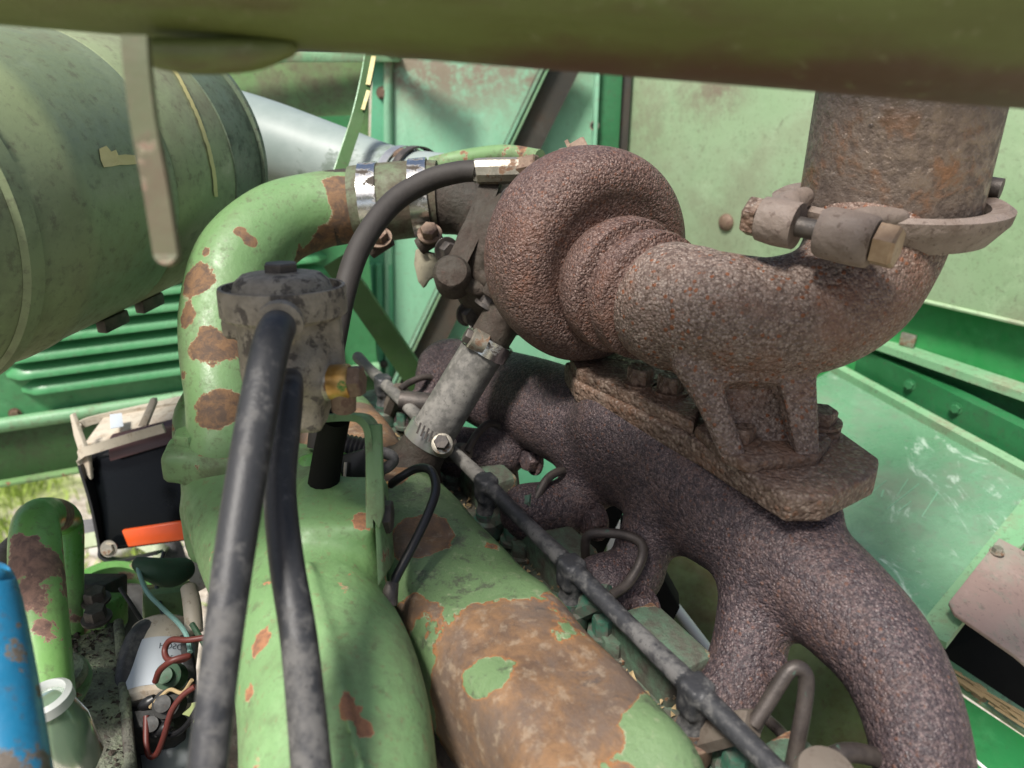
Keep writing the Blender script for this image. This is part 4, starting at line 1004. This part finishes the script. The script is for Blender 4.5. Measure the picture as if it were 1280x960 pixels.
t = one('sensor_wire', mtube([(488, 606, .53), (500, 597, .525), (520, 586, .52), (538, 588, .51), (545, 610, .495), (536, 640, .48), (517, 680, .465), (498, 716, .455), (489, 735, .45)], .0030, 8, 10), 'black_wire', 'shiny black bent wire over the peeling cover', 'wire')
one('wire_terminal', ptube([(491, 728, .452, 8), (488, 742, .45, 10), (490, 758, .448, 7)], 4, 12), 'dark_bolt', 'small dark terminal at the lower end of the black wire', 'terminal')
one('wire_ferrule', ptube([(472, 608, .53, 5), (490, 605, .53, 5)], 2, 10), 'brass', 'small brass ferrule at the upper end of the black wire', 'ferrule')
# ------------------------------------------------------------------ bracket and filter housing
t = thing('filter_bracket', 'green bent flat bracket carrying the filter housing', 'bracket', P(468, 720, .46))
bw = FW
mesh('arm', strip([P(355, 526, .45), P(400, 523, .455), P(440, 521, .46), P(458, 526, .46), P(466, 545, .46), P(467, 600, .46), P(468, 660, .455)], .030, .004, bw, 8), 'green_worn', t, auto=30)
mesh('leg', prism([P(456, 530, .447), P(477, 530, .447), P(480, 640, .442), P(474, 662, .44), P(458, 638, .442)], FW * .004, .001), 'green_elbow', t)
mesh('plate', prism([P(468, 640, .445), P(474, 640, .447), P(480, 720, .43), P(472, 735, .425)], FW * .04, .001), 'green_worn', t)
mesh('bolt', hexbolt(P(478, 646, .46), RT, .010, .006), 'dark_bolt', t)
fz = P(353, 358, .405); Rf = px(78, .405); FA = (ZU + Vector((0, .13, 0))).normalized()
t = thing('filter_housing', 'grimy cast alloy breather housing with a rimmed lid and hex plug', 'housing', fz - ZU * .08)
mesh('lid', lathe(fz, FA, [(Rf * .93, -.016), (Rf, -.014), (Rf, -.001), (Rf * .985, .0005), (Rf * .93, .0005), (Rf * .92, -.003), (Rf * .80, -.003), (Rf * .74, .003), (Rf * .62, .0065), (Rf * .3, .008)], 64), 'filter_alloy', t)
mesh('plug', hexbolt(fz + FA * .0075, FA, Rf * .28, .005, False), 'dark_bolt', t, auto=30)
c_ = Cast(.0022)
c_.chain([(fz - FA * .020, Rf * .76), (fz - FA * .045, Rf * .77), (fz - FA * .058, Rf * .70)], .004, 3)
c_.chain([(P(345, 408, .385), .0100), (P(347, 400, .40), .0100)], .004, 2)
c_.chain([(P(362, 470, .395), .011), (P(360, 450, .41), .011)], .006, 2)
c_.chain([(P(385, 450, .40), .009), (P(398, 478, .405), .0085), (P(412, 478, .405), .0085)], .006, 3)
c_.box(P(382, 505, .408), RT, ZU, (.009, .014, .008), .002, .006)
c_.box(fz - ZU * .022 + RT * -.030, RT, ZU, (.004, .006, .006), .001, .003)
c_.box(fz - ZU * .028 + RT * .026 + FW * -.006, RT, ZU, (.004, .020, .005), .001, .004)
mesh('body', c_.mesh(), 'filter_alloy', t, auto=0)
mesh('port_collar', lathe(P(350, 405, .372), P(340, 425, .355) - P(350, 402, .380), [(.0106, -.006), (.0112, -.003), (.0112, .002), (.0095, .003)], 28), 'filter_alloy', t)
t = thing('brass_valve', 'brass drain fitting with green paint and rusty hex end on the housing', 'fitting', P(430, 500, .405))
v0, v1 = P(416, 478, .405), P(456, 476, .403); dv = (v1 - v0).normalized()
mesh('collar', lathe(v0, dv, [(.0088, -.003), (.0094, 0), (.0094, .009), (.0086, .010)], 28), 'brass', t)
mesh('hex_end', hexbolt(v0 + dv * .010, dv, .0088, .0062, False), 'rust_bolt', t, auto=30)
mesh('stem', tube([(P(429, 488, .405), .007), (P(430, 512, .41), .0065)], 2, 16), 'rust_bolt', t)
mesh('ring', lathe(v0 - dv * .003, dv, [(.0092, -.002), (.0098, 0), (.0092, .002)], 28), 'fitting_steel', t)
one('breather_hose', ptube([(352, 402, .382, 20), (347, 410, .368, 22.5), (339, 432, .355, 23.5), (325, 500, .338, 24.5), (309, 590, .32, 25), (292, 700, .304, 25), (276, 820, .290, 24), (254, 1000, .274, 24)], 10, 32), 'rubber', 'thick matt black hose dropping from the front port of the housing', 'hose')
one('breather_hose', ptube([(362, 468, .395, 15), (362, 490, .375, 17), (356, 540, .362, 19), (350, 610, .35, 20), (358, 700, .335, 21.5), (375, 810, .318, 23), (394, 1010, .30, 26)], 10, 32), 'rubber', 'second black hose crossing behind the thick one from the lower port', 'hose')
one('dark_support', tube([(P(420, 520, .47), .009), (P(408, 580, .50), .010), (P(395, 680, .52), .012)], 4, 14), 'flat_black', 'blackened support post under the housing bracket', 'post')

# ------------------------------------------------------------------ lamp with orange reflector
t = thing('tail_lamp', 'black boxy lamp with orange reflector strip and dusty top in a wire frame', 'lamp', P(170, 690, .9))
fx = (P(226, 537, .86) - P(120, 562, .86)).normalized(); 
p00, p10, p11, p01 = P(96, 572, .86), P(250, 537, .87), P(262, 676, .87), P(124, 694, .86)
back = Vector((-.01, .10, .004))
mesh('housing', prism([p00, p10, p11, p01], back, .009, 4), 'black_gloss', t, auto=60)
mesh('dusty_top', prism([p00 + back * .2 + ZU * .001, p10 + back * .2 + ZU * .001, p10 + back * .95 + ZU * .003, p00 + back * .95 + ZU * .003], ZU * .004, .002), 'cream_metal', t)
mesh('burgundy_band', prism([P(134, 552, .853), P(250, 523, .86), P(250, 545, .856), P(136, 578, .85)], Vector((0, .012, .004)), .002), 'burgundy', t)
mesh('reflector', prism([P(152, 664, .8592), P(268, 646, .8672), P(268, 670, .8672), P(160, 684, .8592)], Vector((0, .006, 0)), .001), 'orange_lens', t)
mesh('label', prism([P(140, 530, .90) + ZU * .012, P(155, 528, .90) + ZU * .012, P(157, 545, .875) + ZU * .012, P(141, 548, .875) + ZU * .012], ZU * .0005, 0), 'white_label', t)
fr1 = [P(205, 535, .83), P(160, 548, .84), P(118, 561, .84), P(103, 566, .845), P(101, 574, .85), P(112, 590, .855)]
mesh('frame_wire', strip(fr1, .010, .0025, ZU + FW * .2, 8), 'cream_metal', t, auto=30)
mesh('frame_wire', strip([P(230, 507, .93), P(160, 516, .93), P(110, 527, .93), P(101, 536, .925), P(104, 552, .90)], .010, .0025, ZU, 8), 'cream_metal', t, auto=30)
mesh('upright_tab', prism([P(87, 519, .85), P(90, 517, .85), P(110, 570, .85), P(113, 600, .85), P(106, 590, .85), P(92, 545, .85)], Vector((.002, .004, 0)), .0005), 'cream_metal', t)
mesh('upright_tab', prism([P(172, 533, .87), P(188, 498, .87), P(193, 498, .87), P(194, 504, .87), P(182, 534, .87)], Vector((.002, .003, 0)), .0005), 'cream_metal', t)
mesh('frame_edge', strip([P(103, 580, .85), P(118, 630, .855), P(128, 680, .86), P(130, 695, .86), P(150, 700, .86), P(200, 690, .86)], .016, .003, FW, 8), 'black_wire', t, auto=30)
mesh('bolt', hexbolt(P(136, 686, .85), -FW, .007, .004), 'fitting_steel', t)
# ------------------------------------------------------------------ lower left clutter
t = thing('grab_handle', 'chipped light green U shaped tube handle on the grimy tank', 'handle', P(50, 850, .5))
mesh('tube', ptube([(58, 880, .50, 33), (51, 800, .515, 33), (46, 720, .53, 31), (44, 672, .545, 29), (46, 650, .56, 25), (62, 645, .60, 23), (78, 648, .635, 20), (85, 665, .645, 18), (86, 720, .64, 17), (86, 800, .63, 17)], 8, 28), 'green_bright', t)
t = thing('fuel_tank', 'flat topped tank caked with grey grime and flaking pale green paint', 'tank', P(130, 960, .5))
tt = [P(80, 800, .62), P(148, 778, .64), P(172, 1060, .46), P(30, 1060, .44), P(40, 850, .56)]
mesh('top', prism(tt, ZU * -.01, .002), 'tank_top', t)
mesh('side', prism([tt[1], tt[2], tt[2] - ZU * .2 + RT * .01, tt[1] - ZU * .2 + RT * .01], RT * -.01, .001), 'black_box', t)
mesh('rolled_edge', tube([(tt[1], .004), (tt[2], .004)], 8, 12), 'tank_top', t)
mesh('ring_collar', lathe(P(66, 846, .54), ZU, [(.022, -.003), (.022, .002), (.020, .0035), (.012, .002)], 36), 'tank_top', t)
mesh('strap_plate', strip([P(98, 830, .565), P(104, 845, .555), P(96, 868, .54), P(84, 884, .53)], .012, .002, RT, 6), 'green_worn', t, auto=30)
mesh('clamp_block', box(P(112, 768, .655), RT, FW, .024, .02, .014, .003), 'green_bright', t)
mesh('clamp_block', box(P(108, 745, .69), RT, FW, .028, .02, .016, .003), 'black_box', t)
for (x, y, d) in ((120, 750, .64), (121, 773, .615)): mesh('bolt', hexbolt(P(x, y, d), ZU, .0085, .010), 'dark_bolt', t)
gl, gfc = [], []
for i in range(420):
    u, v = random.random(), random.random(); p = tt[0].lerp(tt[1], u).lerp(tt[4].lerp(tt[2], u), v * .95); r = random.uniform(.001, .0042); n3 = [Vector((random.gauss(0, 1), random.gauss(0, 1), random.gauss(0, .5))) for _ in range(3)]
    k = len(gl); gl += [p + n3[0].normalized() * r, p + n3[1].normalized() * r, p + n3[2].normalized() * r, p + ZU * r]; gfc += [(k, k + 1, k + 3), (k + 1, k + 2, k + 3), (k + 2, k, k + 3), (k, k + 2, k + 1)]
o_ = mesh('grime_crust', (gl, gfc), 'dirty_compressor', t, smooth=False); o_['kind'] = 'stuff'
t = one('blue_canister', ptube([(-22, 715, .33, 10), (-20, 722, .33, 26), (-16, 745, .33, 35), (-4, 860, .31, 45), (12, 1010, .29, 52)], 8, 40), 'blue_paint', 'bright blue painted metal tube with worn grey scratches', 'canister')
t = thing('glass_jar', 'small pale green jar with a white ring cap beside the blue tube', 'jar', P(62, 960, .42))
ja = P(58, 878, .44)
mesh('body', lathe(ja, ZU + RT * -.12, [(.006, .004), (.0125, 0), (.0145, -.010), (.0165, -.018), (.0165, -.045), (.010, -.055)], 32), 'bottle_glass', t)
mesh('cap', lathe(ja, ZU + RT * -.12, [(.013, -.003), (.0148, -.002), (.0148, .004), (.012, .006), (.0105, .004), (.0105, .001), (.004, .001)], 32), 'cap_white', t)
t = thing('pulley', 'bright green drum pulley ring with a grey hub behind the tank', 'pulley', P(140, 800, .85))
pa_ = (FW * -.55 + ZU * .75).normalized(); pcn = P(128, 762, .82)
mesh('ring', lathe(pcn, pa_, [(.048, -.04), (.056, -.04), (.058, 0), (.054, .004), (.049, 0), (.047, -.04)], 56, False), 'green_bright', t)
mesh('inside', lathe(pcn, pa_, [(.048, -.038), (.02, -.036)], 40), 'black_box', t)
mesh('hub', lathe(pcn + RT * -.014, pa_, [(.026, -.04), (.027, .008), (.022, .014), (.01, .016)], 32), 'grey_can', t)
one('drive_belt', strip([P(20, 690, 1.0), P(70, 668, 1.02), P(120, 660, 1.03), P(180, 662, 1.02), P(212, 680, 1.0), P(225, 720, .98)], .024, .008, FW + ZU, 8), 'rubber', 'black drive belt curving behind the lamp', 'belt', auto=30)
one('belt_guard', strip([P(60, 690, .97), P(120, 674, .98), P(170, 674, .98), P(205, 692, .97)], .02, .004, ZU + FW, 8), 'green_drum', 'dull green guard strip inside the drive belt', 'guard', auto=30)
one('rusty_hose', ptube([(-10, 740, .62, 20), (8, 700, .64, 18), (24, 680, .66, 14), (40, 690, .68, 12)], 6, 16), 'gauge_iron', 'brown rusty bent pipe behind the green handle', 'pipe')
# starter solenoid with printed label
t = thing('starter_solenoid', 'cream and white starter solenoid with a printed label and dark terminals', 'solenoid', P(200, 900, .6))
s0, s1 = P(206, 800, .62), P(190, 905, .575); sd_ = (s1 - s0).normalized(); Rs = .026
mesh('can', lathe(s0, sd_, [(Rs * .8, -.012), (Rs, -.008), (Rs, .052), (Rs * .85, .056)], 40), 'cream_metal', t)
fcv = (CAM - (s0 + s1) / 2); fcv = (fcv - sd_ * fcv.dot(sd_)).normalized(); sv_ = sd_.cross(fcv)
lv, lf = [], []
for i in range(17):
    a = math.radians(-62 + i * 7.5)
    for h in (.010, .048): lv.append(s0 + sd_ * h + (fcv * math.cos(a) + sv_ * math.sin(a)) * (Rs + .0005))
lf = [(i * 2, i * 2 + 1, i * 2 + 3, i * 2 + 2) for i in range(16)]
lab_ = mesh('label', (lv, lf), 'white_label', t, auto=0)
def lettering(txt, size, h, a0):
    cu = bpy.data.curves.new('lettering', 'FONT'); cu.body = txt; cu.size = size; ob = bpy.data.objects.new('lettering', cu); COL.objects.link(ob)
    dg = bpy.context.evaluated_depsgraph_get(); me = bpy.data.meshes.new_from_object(ob.evaluated_get(dg)); bpy.data.objects.remove(ob)
    V = []
    for v in me.vertices:     # wrapped round the can, read upside down as in the place
        a = math.radians(a0) + v.co.x / Rs * LS; V.append(s0 + sd_ * (h - v.co.y) * 1 + (fcv * math.cos(a) + sv_ * math.sin(a)) * (Rs + .0008))
    F = [tuple(p.vertices) for p in me.polygons]; bpy.data.meshes.remove(me); return V, F
LS = 1
for txt, sz, h, a0 in (('BOSCH', .0066, .020, 20), ('0 432 217', .0042, .028, 20), ('12V', .0035, .035, 24)):
    mesh('lettering', lettering(txt, sz, h, a0 - 60), 'label_ink', lab_, smooth=False)
mesh('terminal_cap', lathe(s1 + sd_ * -.001, sd_, [(Rs * .95, 0), (Rs * .95, .012), (Rs * .7, .018), (.006, .02)], 32), 'black_box', t)
for (x, y, d, r) in ((210, 880, .555, .010), (196, 905, .555, .009), (212, 845, .57, .010)): mesh('terminal', lathe(P(x, y, d), -FW + ZU * .6, [(r, -.01), (r, .004), (r * .6, .006), (r * .6, .010)], 20), 'green_boot' if y < 850 else 'black_box', t)
mesh('wing', prism([P(172, 905, .56), P(186, 893, .56), P(192, 898, .56), P(178, 914, .56)], FW * .003, .0005), 'gauge_iron', t)
one('starter_motor', ptube([(206, 915, .60, 34), (212, 960, .58, 38), (220, 1060, .55, 42)], 4, 32), 'grey_can', 'grey starter motor body below the solenoid', 'starter')
one('black_cable', ptube([(168, 900, .58, 17), (162, 850, .585, 17), (172, 805, .60, 17), (192, 787, .61, 17), (214, 795, .61, 16), (228, 830, .60, 15), (232, 880, .59, 14)], 10, 20), 'rubber', 'thick black cable arching over the starter solenoid', 'cable')
one('red_wire', mtube([(262, 796, .55), (235, 800, .55), (214, 800, .555), (206, 812, .555), (210, 824, .55), (226, 825, .545), (236, 820, .545), (215, 826, .54), (200, 838, .545), (194, 852, .55)], .0022, 8, 10), 'red_wire', 'dark red wire looping over the solenoid label', 'wire')
one('red_wire', mtube([(244, 858, .54), (228, 870, .54), (214, 890, .54), (205, 920, .54), (196, 942, .54), (187, 945, .54), (183, 930, .54), (183, 895, .55)], .0021, 8, 10), 'red_wire', 'dark red wire hanging in a U below the terminals', 'wire')
one('cyan_wire', mtube([(172, 700, .66), (174, 716, .65), (184, 740, .635), (205, 762, .61), (224, 780, .59), (234, 796, .575), (238, 815, .565)], .0019, 8, 8), 'cyan_wire', 'thin pale cyan wire drooping from the green boot', 'wire')
c_ = Cast(.002); c_.pchain([(174, 705, .66, 9), (190, 712, .66, 15), (212, 716, .67, 18), (228, 712, .68, 15)], .006)
one('rubber_boot', c_.mesh(), 'green_boot', 'faded dark green rubber boot on a cable end', 'boot', auto=0)
one('cable_lug', ptube([(236, 735, .62, 10), (240, 755, .61, 11), (243, 790, .60, 11)], 3, 12), 'cream_metal', 'cream crimped cable lug beside the hose', 'cable lug')
one('mount_block', box(P(212, 758, .70), RT + FW * .5, FW, .022, .02, .018, .004), 'green_worn', 'worn green mounting block behind the cyan wire', 'block')
one('angle_bracket', prism([P(236, 700, .72), P(258, 695, .72), P(258, 735, .70), P(246, 742, .70), P(232, 722, .71)], Vector((.004, .02, 0)), .002), 'cream_metal', 'pale dusty angle bracket under the intake casting', 'bracket')
one('lower_pipe', ptube([(300, 820, .66, 22), (300, 900, .62, 30), (298, 915, .62, 36), (296, 1010, .58, 38)], 5, 28), 'dirty_compressor', 'grimy brown lower pipe behind the thick hose', 'pipe')
one('green_stay', tube([(P(286, 830, .60), .006), (P(310, 880, .58), .006)], 3, 12), 'green_bright', 'thin green stay rod behind the thick hose', 'stay')
# dark machine deck below everything
one('machine_deck', box(Vector((-.08, .78, 1.52)), RT, Vector((0, 1, 0)), .34, .42, .01, .002), 'black_box', 'blackened machine deck beneath the engine', 'deck')

cv_, cf_ = [], []
for i in range(900):
    e, l = random.uniform(-.25, .30), random.gauss(.005, .018)
    if abs(l) > .05: continue
    p = eng(e, l, -.0495 + random.uniform(0, .002)); r = random.uniform(.0007, .0028); k = len(cv_)
    n3 = [Vector((random.gauss(0, 1), random.gauss(0, 1), random.gauss(0, .3))).normalized() * r * random.uniform(.6, 2.2) for _ in range(3)]
    cv_ += [p + n3[0], p + n3[1], p + n3[2], p + ZU * r]; cf_ += [(k, k + 1, k + 3), (k + 1, k + 2, k + 3), (k + 2, k, k + 3), (k, k + 2, k + 1)]
one('chaff_litter', (cv_, cf_), 'straw', 'dry chaff and grit lodged along the cylinder head under the rail', 'chaff', kind='stuff', smooth=False)

for nm, pts, r, mt, lb in (
    ('black_wire', [(150, 735, .64), (168, 762, .63), (184, 792, .615), (178, 832, .60), (170, 872, .585), (176, 910, .56)], .0018, 'black_wire', 'thin black wire running down beside the thick cable'),
    ('green_wire', [(240, 780, .58), (262, 815, .565), (284, 842, .56), (298, 858, .56), (308, 880, .56)], .0022, 'green_boot', 'dark green wire passing behind the thick hose'),
    ('black_wire', [(196, 905, .55), (214, 918, .545), (232, 908, .54), (248, 884, .535), (262, 872, .53)], .0020, 'black_wire', 'black wire bridging from the terminals to the thick hose'),
    ('black_wire', [(205, 690, .72), (196, 730, .70), (205, 770, .66), (222, 800, .62), (236, 812, .60)], .0020, 'black_wire', 'black wire hanging from the lamp towards the cable lug'),
    ('tan_wire', [(188, 884, .555), (200, 872, .55), (213, 862, .55), (228, 866, .545), (240, 850, .54)], .0014, 'straw', 'fine tan wire twisted round the dark terminals')):
    one(nm, mtube(pts, r, 8, 8), mt, lb, 'wire')
for x, y, d, lb in ((204, 912, .55, 'lower black taped joint on the solenoid wires'), (184, 880, .56, 'upper black taped joint beside the solenoid wing')):
    one('taped_joint', ptube([(x - 10, y + 4, d, 4), (x - 5, y + 2, d, 7), (x + 4, y - 3, d, 8), (x + 10, y - 8, d, 5)], 4, 12), 'black_wire', lb, 'joint', group='taped wire joints')
